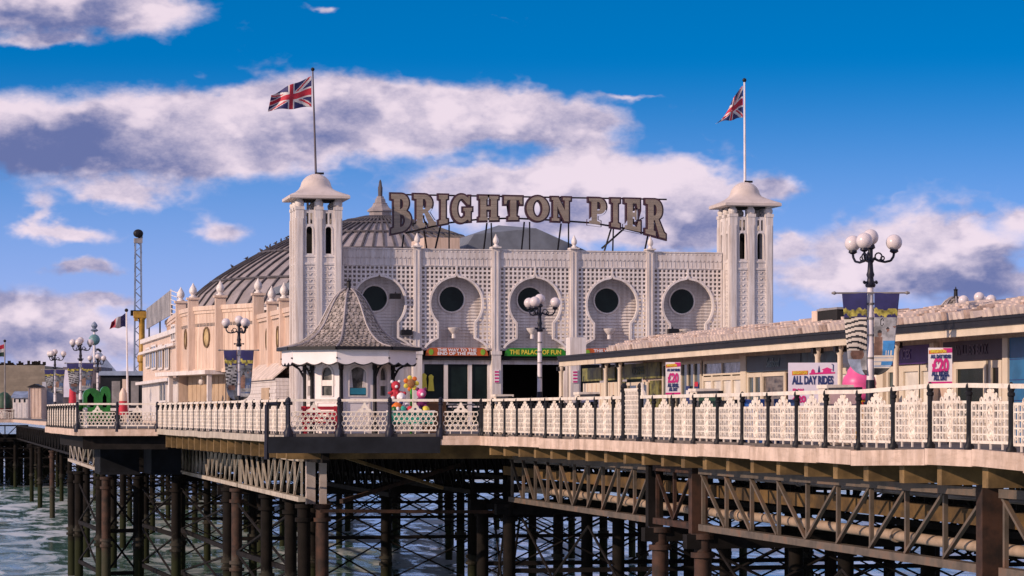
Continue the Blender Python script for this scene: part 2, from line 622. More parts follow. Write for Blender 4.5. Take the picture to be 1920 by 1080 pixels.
BLUEB = mat('bright_blue_print', (0.035, 0.21, 0.52), 0.6, 0.2, 5)
BLKP = mat('black_print', (0.012, 0.012, 0.016), 0.6, 0.2, 3)
WHTP = mat('white_print', (0.78, 0.74, 0.77), 0.5, 0.04, 3)
MAGP = mat('magenta_print', (0.60, 0.020, 0.20), 0.5, 0.08, 3)
NVYP = mat('navy_print', (0.012, 0.028, 0.14), 0.5, 0.08, 3)
ORAP = mat('orange_print', (0.70, 0.16, 0.015), 0.5, 0.12, 3)
ORANGE = mat('orange_sign_board', (0.52, 0.105, 0.018), 0.5, 0.12, 2)
GREEN = mat('green_sign_board', (0.016, 0.21, 0.010), 0.5, 0.12, 2)
LIME = mat('lime_sign_print', (0.22, 0.42, 0.03), 0.5, 0.1, 2)
YELP = mat('yellow_print', (0.72, 0.60, 0.06), 0.5, 0.08, 2)
YELLOW = mat('yellow_steel', (0.42, 0.225, 0.025), 0.5, 0.2, 2, grime=.4, grime_col=(.15, .08, .02))
PURPLE = mat('purple_sign_board', (0.070, 0.022, 0.18), 0.5, 0.2, 1.5)
MAROON = mat('dark_plum_board', (0.030, 0.014, 0.038), 0.5, 0.2, 1.5)
TEALB = mat('dark_teal_board', (0.018, 0.045, 0.075), 0.45, 0.25, 1.2)
BLUEW = mat('blue_painted_wall', (0.020, 0.145, 0.33), 0.5, 0.2, 1.2, grime=.3)
OLIVE = mat('olive_menu_board', (0.17, 0.16, 0.035), 0.5, 0.55, 2.2)
PINK = mat('pink_plastic', (0.74, 0.10, 0.30), 0.4, 0.1, 2)
GREENP = mat('green_plastic', (0.020, 0.17, 0.022), 0.35, 0.3, 2)
DGREEN = mat('dark_green_canvas', (0.012, 0.055, 0.030), 0.6, 0.3, 2)
TEALP = mat('verdigris_paint', (0.13, 0.27, 0.29), 0.5, 0.2, 2)
STONE = mat('drab_rendered_wall', (0.245, 0.205, 0.16), 0.8, 0.15, .6, streak=((0.1, 0.1, 1.6), .4, (0.15, 0.125, 0.10)))
BLUEG = mat('blue_grey_steel', (0.22, 0.27, 0.38), 0.5, 0.2, 1)
GREYM = mat('galvanised_sheet', (0.28, 0.26, 0.26), 0.5, 0.25, .8, streak=((1.5, 1.5, 0.1), .4, (0.16, 0.15, 0.15)))
WOODB = mat('varnished_wood', (0.30, 0.13, 0.04), 0.5, 0.3, 2)
TAN = mat('tan_painted_shutter', (0.50, 0.36, 0.24), 0.6, 0.1, 1)
PLUM = mat('plum_plush', (0.16, 0.020, 0.11), 0.9, 0.25, 6)
TURQ = mat('turquoise_plastic', (0.03, 0.36, 0.26), 0.4, 0.2, 3)
FEATH = mat('grey_feathers', (0.06, 0.055, 0.06), 0.9, 0.3, 10)


def sea_material():
    m = bpy.data.materials.new('sea_water')
    m.use_nodes = True
    g = NG(m.node_tree)
    pos = g.n('ShaderNodeNewGeometry').outputs['Position']
    pb = g.n('ShaderNodeBsdfPrincipled')
    out = g.n('ShaderNodeOutputMaterial')
    g.link(pb.outputs[0], out.inputs[0])
    n = g.noise(g.scale(pos, (0.06, 0.02, 0)), 1.0, 6, 0.6)
    base = g.mix(g.smooth(n, 0.35, 0.7), (0.045, 0.155, 0.130, 1), (0.14, 0.285, 0.250, 1))
    f = g.noise(g.scale(pos, (0.33, 0.10, 0)), 1.0, 8, 0.68, 0.6)
    f2 = g.noise(g.scale(pos, (0.035, 0.012, 0)), 1.0, 4, 0.6)
    foam = g.math('MULTIPLY', g.smooth(f, 0.44, 0.60), g.smooth(f2, 0.30, 0.56, .35, 1.0))
    base = g.mix(foam, base, (0.66, 0.71, 0.77, 1))
    g.link(base, pb.inputs['Base Color'])
    g.put(pb.inputs['Roughness'], g.math('MULTIPLY_ADD', foam, 0.5, 0.10))
    pb.inputs['IOR'].default_value = 1.33
    bp = g.n('ShaderNodeBump')
    bp.inputs['Strength'].default_value = 0.07
    bp.inputs['Distance'].default_value = 0.15
    h = g.math('ADD', g.noise(g.scale(pos, (1.3, 0.8, 0)), 1.0, 5, 0.65), g.math('MULTIPLY', foam, 0.3))
    g.link(h, bp.inputs['Height'])
    g.link(bp.outputs[0], pb.inputs['Normal'])
    return m


SEA = sea_material()


# =================================================================== SETTING
SEA_Z = -8.6


def build_sea():
    x0, x1, y0, y1 = -45.0, 150.0, 60.0, 460.0
    nx, ny = 260, 330
    xs = np.linspace(x0, x1, nx)
    ys = np.linspace(y0, y1, ny)
    X, Y = np.meshgrid(xs, ys)
    rng = np.random.default_rng(3)
    Z = np.zeros_like(X)
    for k in range(26):
        a = rng.normal(0.35, 0.55)
        lam = rng.uniform(2.4, 15.0)
        kx, ky = math.sin(a) * 2 * math.pi / lam, math.cos(a) * 2 * math.pi / lam
        ph = rng.uniform(0, 6.28)
        s = np.sin(X * kx + Y * ky + ph)
        Z += (lam / 15.0) ** 0.8 * 0.009 * (s + 0.35 * s * s)
    fade = np.minimum(np.minimum(X - x0, x1 - X), np.minimum(Y - y0, y1 - Y)) / 25.0
    Z *= np.clip(fade, 0, 1)
    mb = MB()
    mb.v = list(map(tuple, np.stack([X.ravel(), Y.ravel(), Z.ravel() + SEA_Z], 1)))
    for j in range(ny - 1):
        r = j * nx
        mb.f += [(r + i, r + i + 1, r + nx + i + 1, r + nx + i) for i in range(nx - 1)]
    mb.m = [0] * len(mb.f)
    B = 9000
    for q in (((-B, -300), (B, -300), (B, y0), (-B, y0)), ((-B, y1), (B, y1), (B, B), (-B, B)),
              ((-B, y0), (x0, y0), (x0, y1), (-B, y1)), ((x1, y0), (B, y0), (B, y1), (x1, y1))):
        mb.add([(p[0], p[1], SEA_Z) for p in q], [(0, 1, 2, 3)])
    return mb.build('sea', SEA, smooth=60, kind='structure')


build_sea()

# the deck edge: (u, zc) of its corners turned into places on the deck
def plan(u, zc):
    p = at(u, 775, zc)
    return Vector((p.x, p.y, 0))


RAIL_PTS = [(905, 91.0, 0.0), (960, 87.0, 0.0), (1150, 75.7, 0.0), (1415, 62.6, 0.0), (1540, 57.9, 0.015), (1605, 55.6, 0.0), (1660, 54.0, 0.035),
            (1744, 51.6, 0.085), (1833, 49.6, 0.08), (1930, 47.3, 0.03), (2200, 41.5, 0.0), (2500, 36.5, 0.0)]
EDGE = [(plan(u, z), dz) for (u, z, dz) in RAIL_PTS]
P_FRONT_R = EDGE[0][0]
P_PLAT = plan(826, 91.0)
P_PLAT_L = plan(541, 91.0)
P_SIDE_B = plan(297, 127.0)
P_BUMP_R = plan(145, 127.0)
P_BUMP_L = plan(89, 149.0)
P_BACK = Vector((10.2, 172, 0))
P_FAR = Vector((10.2, 340, 0))
P_FARL = Vector((-14.0, 340, 0))


def build_deck():
    pts = [(p.x, p.y) for p, _ in reversed(EDGE)] + [(P_PLAT.x, P_PLAT.y), (P_PLAT_L.x, P_PLAT_L.y), (P_SIDE_B.x, P_SIDE_B.y),
           (P_BUMP_R.x, P_BUMP_R.y), (P_BUMP_L.x, P_BUMP_L.y), (P_BACK.x, P_BACK.y), (P_FAR.x, P_FAR.y), (P_FARL.x, P_FARL.y), (-14, 440), (46, 440), (46, EDGE[-1][0].y)]
    mb = MB()
    mb.prism(pts, [], -0.22, 0.0, lambda a, b, d: Vector((a, b, d)))
    return mb.build('pier_deck', DECK, kind='structure')


build_deck()


def polyline_sample(pts, step, start=0.0):
    """places every step metres along [(Vector, dz)]"""
    out, acc = [], start
    for (a, za), (b, zb) in zip(pts[:-1], pts[1:]):
        L = (b - a).length
        while acc <= L:
            t = acc / L
            out.append((a.lerp(b, t), za + (zb - za) * t))
            acc += step
        acc -= L
    return out


def build_fascia(name, pts, z0, z1, thick, m, label, wob=0.0):
    """edge beam along the deck, built plank by plank"""
    root = thing(name, label, 'beam', (pts[0][0].x, pts[0][0].y, z0))
    sm = []
    for (a, za), (b, zb) in zip(pts[:-1], pts[1:]):
        n = max(1, int((b - a).length / 3.6))
        for i in range(n):
            sm.append((a.lerp(b, i / n), za + (zb - za) * i / n))
    sm.append(pts[-1])
    for (a, za), (b, zb) in zip(sm[:-1], sm[1:]):
        t = (b - a).normalized()
        nr = Vector((t.y, -t.x, 0))
        if nr.x > 0 and abs(t.y) > abs(t.x):
            nr = -nr
        if abs(t.x) >= abs(t.y) and nr.y > 0:
            nr = -nr
        j = random.uniform(-.012, .012) * (1 + wob)
        mb = MB()
        g = 0.008
        q = [a + t * g, b - t * g, b - t * g + nr * thick, a + t * g + nr * thick]
        zz = [za, zb, zb, za]
        vs = [Vector((p.x, p.y, z0 + z + j)) for p, z in zip(q, zz)] + [Vector((p.x, p.y, z1 + z + j)) for p, z in zip(q, zz)]
        mb.add(vs, [(0, 3, 2, 1), (4, 5, 6, 7), (0, 1, 5, 4), (1, 2, 6, 5), (2, 3, 7, 6), (3, 0, 4, 7)])
        mb.build('plank', m, root)
    return root


main_edge = [(P_PLAT, 0.0)] + EDGE
build_fascia('deck_edge_beam', main_edge, -0.37, -0.06, 0.12, TIMBER, 'long bleached timber edge beam under the lattice railing by the shop row', wob=1.0)
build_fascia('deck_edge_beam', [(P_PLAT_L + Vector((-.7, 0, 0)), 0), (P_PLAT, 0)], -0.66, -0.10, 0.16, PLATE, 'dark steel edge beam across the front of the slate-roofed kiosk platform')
build_fascia('deck_edge_beam', [(P_SIDE_B, 0), (P_PLAT_L + Vector((-.02, .35, 0)), 0)], -0.30, -0.05, 0.10, STEELP, 'weathered edge beam below the railing beside the tall left tower')
build_fascia('deck_edge_beam', [(P_BUMP_L, 0), (P_BUMP_R, 0), (P_SIDE_B, 0)], -0.36, -0.05, 0.14, TIMBER, 'pale edge beam round the deck corner that juts out furthest')
build_fascia('deck_edge_beam', [(P_FAR, 0), (P_BACK, 0)], -0.40, -0.05, 0.12, TIMBER, 'distant edge beam of the far pier beyond the jutting deck corner')
build_fascia('deck_edge_beam', [(P_FARL, 0), (P_FAR, 0)], -0.45, -0.05, 0.15, TIMBER, 'faint pale edge beam of the far pier head at the left picture edge')

# joists that carry the overhang
jr = thing('deck_joist_row', 'row of ochre stained joist ends under the bleached edge beam', 'joists', (P_FRONT_R.x, P_FRONT_R.y, -0.4))
jm = MB()
jm.box(0.0, 25.0, -0.15, 0.15, -0.71, -0.24)
jme = jm.mesh('joist', JOIST)
for p, dz in polyline_sample(EDGE, 2.0, 0.6):
    o = link_mesh('joist', jme, jr)
    o.location = Vector((p.x + 0.12, p.y, dz * .3)) - Vector(jr.location)
    o.scale = (1, random.uniform(.8, 1.15), 1)

jr2 = thing('deck_joist_row', 'row of joist ends under the deck beside the left tower', 'joists', (P_SIDE_B.x, P_SIDE_B.y, -0.4))
for p, dz in polyline_sample([(P_PLAT_L, 0), (P_SIDE_B, 0)], 2.0, 1.2):
    o = link_mesh('joist', jme, jr2)
    o.location = Vector((p.x + 0.12, p.y, 0)) - Vector(jr2.location)
    o.scale = (1.25, 0.7, 1.25)


# =================================================================== UNDER THE DECK
def truss(x, y0, y1, zt, zb, n, pattern, m, label, group=None, mw=0.088, mch=0.17, mrust=None):
    root = thing('lattice_girder', label, 'girder', (x, y0, zb), group=group)
    a = MB(); a.box(x - .13, x + .13, y0, y1, zt - mch, zt); a.build('top_chord', m, root)
    a = MB(); a.box(x - .13, x + .13, y0, y1, zb, zb + mch); a.build('bottom_chord', mrust or m, root)
    L = (y1 - y0) / n
    vm = MB(); vm.box(-mw / 2, mw / 2, -mw / 2, mw / 2, 0, zt - zb - 2 * mch)
    vme = vm.mesh('upright', m)
    for i in range(n + 1):
        yy = min(max(y0 + i * L, y0 + mw / 2), y1 - mw / 2)
        link_mesh('upright', vme, root, (0, yy - y0, mch))
    dm = {}
    for i in range(n):
        k = pattern[i]
        if k not in dm:
            b = MB()
            p, q = (0.0, 0.0, mch), (0.0, L, zt - zb - mch)
            if k == '\\':
                p, q = (0.0, 0.0, zt - zb - mch), (0.0, L, mch)
            b.bar(p, q, mw * .75, mw, up=(1, 0, 0))
            dm[k] = b.mesh('diagonal', m)
        link_mesh('diagonal', dm[k], root, (-0.03, i * L, 0))
    return root


def yof(u, X):
    return on_x(u, 775, X).y


TX = 20.1
ZT, ZB = -0.75, -2.42
ya = [yof(u, TX) for u in (1850, 1318, 1300, 1232, 1222, 960)]
truss(TX, ya[0], ya[1], ZT, ZB, 9, '\\\\\\\\\\////', STEEL, 'grey brown lattice girder nearest the shops side, long run to the picture edge')
truss(TX, ya[2], ya[3], ZT, ZB, 2, '\\/', RUST, 'short rusty two-panel girder bay above the paired iron piles')
truss(TX, ya[4], ya[5], ZT, ZB, 10, '\\\\\\\\\\/////', STEEL, 'grey brown ten-panel lattice girder left of the paired rusty piles')
truss(TX, ya[0] - 8.8, ya[0] - 0.9, ZT, ZB, 4, '////', STEEL, 'lattice girder end running out past the heavy post under the deck')
for (u, w) in ((1856, .32), (1309, .34), (1227, .30)):
    yy = yof(u, TX)
    p = MB(); p.box(TX - .22, TX + .22, yy - w / 2, yy + w / 2, ZB - .1, ZT + .12)
    tag(p.build('girder_post', RUST if u > 1300 else DARKST), {1856: 'heavy rusty girder post ending the long lattice girder', 1309: 'girder post over the right pile of the rusty pair',
        1227: 'dark girder post over the left pile of the rusty pair'}[u], 'post', 'posts between the lattice girders')
# inner girders, in the shade under the deck
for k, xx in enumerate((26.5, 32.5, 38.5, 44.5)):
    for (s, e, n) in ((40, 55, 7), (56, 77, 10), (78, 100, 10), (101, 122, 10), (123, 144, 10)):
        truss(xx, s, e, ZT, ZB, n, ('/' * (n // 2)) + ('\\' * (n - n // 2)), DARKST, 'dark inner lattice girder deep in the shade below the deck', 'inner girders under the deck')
# left hand girders
LX = 13.0
truss(LX, yof(566, LX), yof(452, LX), ZT - .1, ZB - .05, 10, '\\\\\\\\\\/////', STEELP, 'pale lattice girder beside the two pale corner posts', mw=.07)
truss(LX, yof(449, LX), yof(342, LX), ZT - .1, ZB - .05, 14, '\\\\\\\\\\\\\\///////', STEELP, 'pale close-set lattice girder running up to the dark plated box', mw=.07)
truss(8.9, yof(186, 8.9), yof(131, 8.9), ZT - .1, ZB, 6, '\\\\\\///', STEELP, 'small pale lattice girder at the outermost deck corner', mw=.06)
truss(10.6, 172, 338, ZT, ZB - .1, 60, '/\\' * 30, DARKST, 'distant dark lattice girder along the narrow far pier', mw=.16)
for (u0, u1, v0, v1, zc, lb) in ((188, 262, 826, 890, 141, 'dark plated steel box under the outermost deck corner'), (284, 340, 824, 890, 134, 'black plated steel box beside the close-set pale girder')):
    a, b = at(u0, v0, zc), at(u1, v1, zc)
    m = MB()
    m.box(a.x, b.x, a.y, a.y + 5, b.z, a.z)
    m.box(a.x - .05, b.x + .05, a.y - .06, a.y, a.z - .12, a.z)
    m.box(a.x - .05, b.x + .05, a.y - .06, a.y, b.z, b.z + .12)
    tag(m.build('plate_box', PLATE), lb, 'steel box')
for (u0, u1, lb) in ((575, 592, 'wider pale square corner post under the kiosk platform'), (600, 613, 'narrow pale corner post under the kiosk platform')):
    a, b = at(u0, 846, 97), at(u1, 948, 97)
    m = MB(); m.box(a.x, b.x, a.y, a.y + .35, b.z, a.z + .1)
    m.box(a.x - .04, b.x + .04, a.y - .04, a.y + .39, b.z - .09, b.z)
    tag(m.build('corner_post', mat('pale_lilac_post', (.50, .43, .40), .6, .1, 2, grime=.5, grime_col=(.2, .1, .05), gscale=(3, 3, 1))), lb, 'post')
# far pier head: face-on girder and dense piles
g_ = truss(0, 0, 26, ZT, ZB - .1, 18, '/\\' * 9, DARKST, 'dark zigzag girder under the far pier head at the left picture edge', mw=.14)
g_.location = (-14, 340.2, ZB - .1); g_.rotation_euler = (0, 0, -math.pi / 2)
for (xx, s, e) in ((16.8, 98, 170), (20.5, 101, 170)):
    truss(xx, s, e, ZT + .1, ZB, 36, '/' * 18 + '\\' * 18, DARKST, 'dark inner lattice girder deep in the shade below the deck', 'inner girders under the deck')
# pipes slung through the girders
for (xx, z, r, m, lb) in ((21.3, -2.05, .12, PIPE, 'long buff pipe slung through the lattice girders'), (21.0, -1.03, .06, GREYM, 'thin grey pipe high inside the lattice girders')):
    b = MB(); b.tube([(xx, 36 + k * 6.0, z + .02 * math.sin(k * 1.7)) for k in range(11)], r, 10, 0)
    for k in range(9):
        b.cyl((xx, 38.9 + k * 6, z), (xx, 39.05 + k * 6, z), r * 1.35, None, 10)
    tag(b.build('pipe', m, smooth=40), lb, 'pipe')
b = MB(); b.box(20.6, 20.85, 36, 96, -1.56, -1.24)
tag(b.build('timber_runner', OCHRE), 'ochre timber runner beam behind the buff pipe', 'beam')
# raking rods below the kiosk platform
for (p, q, w, lb) in (((618, 848, 96), (830, 915, 99), .11, 'long brown raking strut falling to the right below the kiosk platform'),
                      ((640, 940, 96), (860, 872, 104), .14, 'rusty raking strut rising to the right below the kiosk platform'),
                      ((600, 958, 96), (950, 960, 98), .12, 'rusty horizontal tie below the kiosk platform'),
                      ((615, 848, 96.5), (940, 852, 99), .10, 'pale flange bar directly below the dark platform beam')):
    b = MB(); b.bar(at(*p), at(*q), w, w)
    tag(b.build('raking_strut', RUST if 'rusty' in lb else JOIST), lb, 'strut', 'struts below the kiosk platform')

# stringers that close the outer bay below the deck boards
for (p, q, lb) in ((P_BUMP_R + Vector((.3, .5, 0)), P_SIDE_B + Vector((.5, .5, 0)), 'dark stringer beam above the plated boxes'),
                   (P_BUMP_L + Vector((.8, -.6, 0)), P_BUMP_R + Vector((.9, .6, 0)), 'dark stringer beam above the small pale girder'),
                   (P_SIDE_B + Vector((1.3, .6, 0)), P_PLAT_L + Vector((1.4, .8, 0)), 'dark stringer beam above the long pale girder')):
    b = MB(); b.bar((p.x, p.y, -.62), (q.x, q.y, -.62), .25, .80)
    tag(b.build('deck_stringer', DARKST), lb, 'beam')
# rows of piles
def make_pile_mesh(r, z0, z1):
    m = MB()
    m.cyl((0, 0, z0), (0, 0, z1), r, r * .95, 12)
    for z in (z1 - .06, z1 - .55, (z0 + z1) / 2 + 1.2, (z0 + z1) / 2 + .9):
        m.cyl((0, 0, z - .07), (0, 0, z + .07), r * 1.32, None, 12)
    return m


PILE_ME = make_pile_mesh(.23, -11.5, -2.52).mesh('pile', PILE, 50)
PILE_RUST = make_pile_mesh(.245, -11.5, -2.52).mesh('pile', RUST, 50)
BR = {}


def brace_me(L, z0, z1, r, up):
    k = (round(L, 2), z0, z1, up)
    if k not in BR:
        b = MB()
        b.cyl((0, 0, z0 if up else z1), (L, 0, z1 if up else z0), r, None, 5)
        BR[k] = b.mesh('brace', DARKST)
    return BR[k]


BENTS = [  # (y, [x of piles], label)
    (yof(1868, TX), 0, 'dark pile row nearest the picture edge below the long girder'),
    (yof(1318, TX), 2, 'rusty pile row below the right post of the short girder bay'),
    (yof(1238, TX), 2, 'rusty pile row below the left post of the short girder bay'),
    (yof(955, TX), 0, 'dark pile row at the left end of the ten-panel girder'),
    (yof(905, TX), 0, 'dark pile row just left of the ten-panel girder end'),
    (119.0, 1, 'pile row in mid water behind the kiosk platform'),
    (142.0, 1, 'pile row below the front of the domed pavilion'),
    (166.0, 1, 'pile row under the middle of the domed pavilion'),
    (186.0, 1, 'pile row under the dome'),
    (208.0, 1, 'pile row behind the dome over open water'),
    (232.0, 1, 'far pile row over bright water'),
    (285.0, 3, 'dense far pile row below the narrow far pier'),
    (341.0, 4, 'dense pile row below the front of the far pier head'),
    (352.0, 4, 'dense pile row just behind the front of the far pier head'),
    (366.0, 4, 'fourth dense pile row below the far pier head'),
    (380.0, 4, 'fifth dense pile row below the far pier head'),
    (394.0, 4, 'sixth dense pile row below the far pier head'),
    (408.0, 4, 'seventh dense pile row below the far pier head'),
    (422.0, 4, 'rearmost dense pile row below the far pier head'),
    (258.0, 1, 'very far pile row over bright water'),
]
for bi, (yy, kind, lb) in enumerate(BENTS):
    xs = [TX + 4.0 * k for k in range(7)]
    if kind == 1:
        xs = [13.0, 16.8] + xs
    elif kind == 3:
        xs = [10.4, 13.5, 17] + xs[:4]
    elif kind == 4:
        xs = [-13 + 2.6 * k + (bi % 3) * .8 for k in range(14)]
    far = yy > 115
    root = thing('pile_row', lb, 'pile row', (xs[0], yy, SEA_Z), group='pile rows that carry the pier')
    for i, x in enumerate(xs):
        link_mesh('pile', PILE_RUST if (kind == 2 and i == 0) else PILE_ME, root, (x - xs[0], 0, -SEA_Z))
    for z in ((-3.7, -4.9) if kind == 4 else (-4.9,) if far else (-4.9, -6.9)):
        s = MB(); s.box(xs[0], xs[-1], yy - .07, yy + .07, z - .08, z + .08)
        s.build('tie_beam', DARKST, root)
    s = MB(); s.box(xs[0] - .5, xs[-1] + .5, yy - .2, yy + .2, -2.9, -2.52)
    s.build('cap_beam', DARKST, root)
    for n_, (x0, x1) in enumerate(zip(xs[:-1], xs[1:])):
        L = x1 - x0
        for (za, zb) in (((-6.9, -5.0), (-4.8, -2.9)) if far else ((-6.8, -5.0), (-4.8, -2.9), (-8.9, -7.0))):
            for up in (0, 1):
                o = link_mesh('brace', brace_me(L, za, zb, .04, up), root, (x0 - xs[0], .1 if up else -.1, -SEA_Z))
# lengthwise rods between the rows
ys = [b[0] for b in BENTS]
for (i, j) in ((0, 1), (2, 3), (3, 4)):
    for x in (20.5, 32.5, 44.5):
        b = MB()
        ym = (ys[i] + ys[j]) / 2
        for (pa, pb) in ((ys[i], ym), (ym, ys[j])):
            b.cyl((x, pa, -2.9), (x, pb, -6.8), .045, None, 5)
            b.cyl((x, pa, -6.8), (x, pb, -2.9), .045, None, 5)
        b.box(x - .06, x + .06, ys[i], ys[j], -7.0, -6.82)
        tag(b.build('tie_rod_frame', DARKST), 'slender crossed tie rods running lengthwise between pile rows', 'tie rods', 'lengthwise tie rods between pile rows')
# single piles that stand clear of the rows
pm = make_pile_mesh(.25, -11.5, -2.6).mesh('pile', RUST, 50)
pd = make_pile_mesh(.25, -11.5, -2.6).mesh('pile', PILE, 50)
singles = [(570, 96.6, pd, 'dark left pile of the pair below the pale corner posts'), (604, 96.6, pm, 'bright rusty right pile of the pair below the pale corner posts'),
           (428, 118, pd, 'dark left pile under the joint of the pale girders'), (444, 117, pm, 'rusty right pile under the joint of the pale girders'),
           (135, 152, pd, 'slim pile at the outer edge of the jutting deck corner'), (148, 150, pd, 'thick pile beside the slim one at the jutting deck corner'),
           (188, 139, pd, 'left pile of the pair below the larger plated box'), (199, 138, pm, 'rusty collared pile below the larger plated box'),
           (258, 139, pd, 'pile below the right side of the larger plated box'), (262, 147, pd, 'rear pile behind the larger plated box'),
           (330, 133, pd, 'pile below the black plated box'), (338, 140, pd, 'rear pile behind the black plated box'),
           (500, 108, pd, 'dark pile below the middle of the pale girder'), (545, 104, pd, 'dark pile near the right end of the pale girder'),
           (162, 172, pd, 'rear pile inside the jutting deck corner'), (212, 160, pd, 'dark pile deep inside the jutting deck corner'),
           (75, 262, pd, 'lone pile at the near end of the far pier'), (98, 236, pm, 'collared lone pile at the near end of the far pier'),
           (22, 345, pd, 'far pile at the left picture edge'), (52, 346, pd, 'far pile second from the left picture edge')]
for (u, zc, me, lb) in singles:
    p = at(u, 775, zc)
    o = link_mesh('pile', me, None, (p.x, p.y, 0))
    tag(o, lb, 'pile', 'single iron piles')
# bracing of the jutting corner
for (pa, pb, lb) in (((148, 150), (188, 139), 'crossed rods between the outermost piles'), ((199, 138), (258, 139), 'crossed rods below the larger plated box'),
                     ((262, 147), (330, 133), 'crossed rods between the two plated boxes'), ((338, 140), (444, 117), 'crossed rods below the close-set pale girder'),
                     ((444, 117), (545, 104), 'crossed rods below the pale girder near the corner posts')):
    a, c = at(pa[0], 775, pa[1]), at(pb[0], 775, pb[1])
    b = MB()
    for (za, zb) in ((-3.2, -5.4), (-5.4, -7.6)):
        b.cyl((a.x, a.y, za), (c.x, c.y, zb), .06, None, 5)
        b.cyl((a.x, a.y, zb), (c.x, c.y, za), .06, None, 5)
    for z in (-5.4, -7.6):
        b.bar((a.x, a.y, z), (c.x, c.y, z), .14, .2)
    tag(b.build('cross_brace', DARKST), lb, 'brace')


# =================================================================== RAILINGS
def ornate_panel(w, seed=0, tall=False):
    """cast panel: open lattice below, stepped crown in the middle; a along the rail, b up"""
    m = MB()
    f = lambda a, b, d: Vector((a, d, b))
    t = 0.036
    z0, z1 = 0.13, (1.32 if tall else 0.86)
    nc = max(5, int(round(w / 0.172)))
    xs = [0.05 + (w - 0.10) * i / nc for i in range(nc + 1)]
    for i, x in enumerate(xs):
        m.box(x - .0165, x + .0165, 0, t, z0, z1)
    nr = 9 if tall else 5
    zs = [z0 + (z1 - z0) * (i / nr) for i in range(nr + 1)]
    for i, z in enumerate(zs):
        h = .026 if i in (0, nr) else .0155
        m.box(0.03, w - .03, .004, t - .004, z - h, z + h)
    # little pointed heads in each opening
    for j in range(nr):
        for i in range(nc):
            if (i + j) % 2 == 0:
                xc = (xs[i] + xs[i + 1]) / 2
                m.bar((xs[i], t / 2, zs[j + 1]), (xc, t / 2, zs[j + 1] - .07), .017, .02, up=(0, 1, 0))
                m.bar((xc, t / 2, zs[j + 1] - .07), (xs[i + 1], t / 2, zs[j + 1]), .017, .02, up=(0, 1, 0))
    # feet
    for k in range(3):
        x = w * (.2 + .3 * k)
        m.box(x - .016, x + .016, .004, t, 0.0, z0)
    if tall:
        m.box(0.0, w, -.01, t + .01, z1, z1 + .07)
        return m
    c = w / 2
    # medallion rings and crown
    for (z, r) in ((0.27, .10), (0.47, .115), (0.70, .15)):
        m.torus((c, t / 2, z), r, .026, 14, 5)
        m.torus((c, t / 2, z), r * .42, .026, 8, 4)
    prof = [(.38, .84), (.38, .89), (.29, .91), (.27, .96), (.19, .97), (.16, 1.03), (.09, 1.05), (.07, 1.10), (.035, 1.12), (.03, 1.16)]
    outer = [(c + x, z) for x, z in prof] + [(c - x, z) for x, z in reversed(prof)]
    hole1 = arc(c, .93, .06, .05, 0, 360, 10)[:-1]
    hole2 = arc(c - .19, .90, .04, .03, 0, 360, 8)[:-1]
    hole3 = arc(c + .19, .90, .04, .03, 0, 360, 8)[:-1]
    m.prism(outer, [hole1, hole2, hole3], 0.002, t - .002, f)
    for s in (-1, 1):
        m.torus((c + s * .40, t / 2, .91), .05, .018, 8, 4)
        m.torus((c + s * .235, t / 2, 1.0), .035, .016, 8, 4)
        m.torus((c + s * .105, t / 2, 1.08), .03, .014, 8, 4)
    return m


def ring_panel(w):
    """platform panel: rows of cast rings with a pointed middle"""
    m = MB()
    t = .04
    z0, z1 = .15, .78
    m.box(.03, w - .03, 0, t, z0 - .03, z0 + .02)
    m.box(.03, w - .03, .002, t - .002, z1 - .02, z1 + .02)
    nc = int(round(w / .2))
    p = (w - .1) / nc
    for j in range(4):
        for i in range(nc + (j % 2)):
            x = .05 + p * (i + (.5 if j % 2 == 0 else 0))
            m.torus((min(max(x, .09), w - .09), t / 2, z0 + .08 + .157 * j), .078, .016, 10, 4)
    c = w / 2
    prof = [(.26, z1), (.22, .86), (.13, .90), (.10, .98), (.05, 1.02), (.03, 1.10)]
    f = lambda a, b, d: Vector((a, d, b))
    m.prism([(c + x, z) for x, z in prof] + [(c - x, z) for x, z in reversed(prof)], [arc(c, .88, .05, .04, 0, 360, 8)[:-1]], .003, t - .003, f)
    for k in range(3):
        x = w * (.2 + .3 * k)
        m.box(x - .016, x + .016, .004, t, 0.0, z0)
    return m


def post_mesh(h, r, heavy=False):
    m = MB()
    prof = [(r * 1.9, 0), (r * 1.9, .07), (r * 1.15, .12), (r, .30), (r, h - .18), (r * 1.35, h - .16), (r * 1.35, h - .11), (r * .95, h - .09),
            (r * 1.35, h - .03), (r * 1.1, h + .03), (r * .3, h + .09)]
    if heavy:
        prof = [(r * 2.4, -.12), (r * 2.4, .16), (r * 1.5, .24), (r, .40)] + prof[4:]
    m.lathe(prof, 8)
    return m


RAILH = 1.19
W0 = 1.83
PANEL_ME = ornate_panel(W0 - .12).mesh('lattice_panel', RAILW)
RING_ME = {}
POST_ME = post_mesh(RAILH, .055).mesh('post', BLACK, 40)
POSTH_ME = post_mesh(RAILH + .04, .066, True).mesh('post', NAVYI, 40)


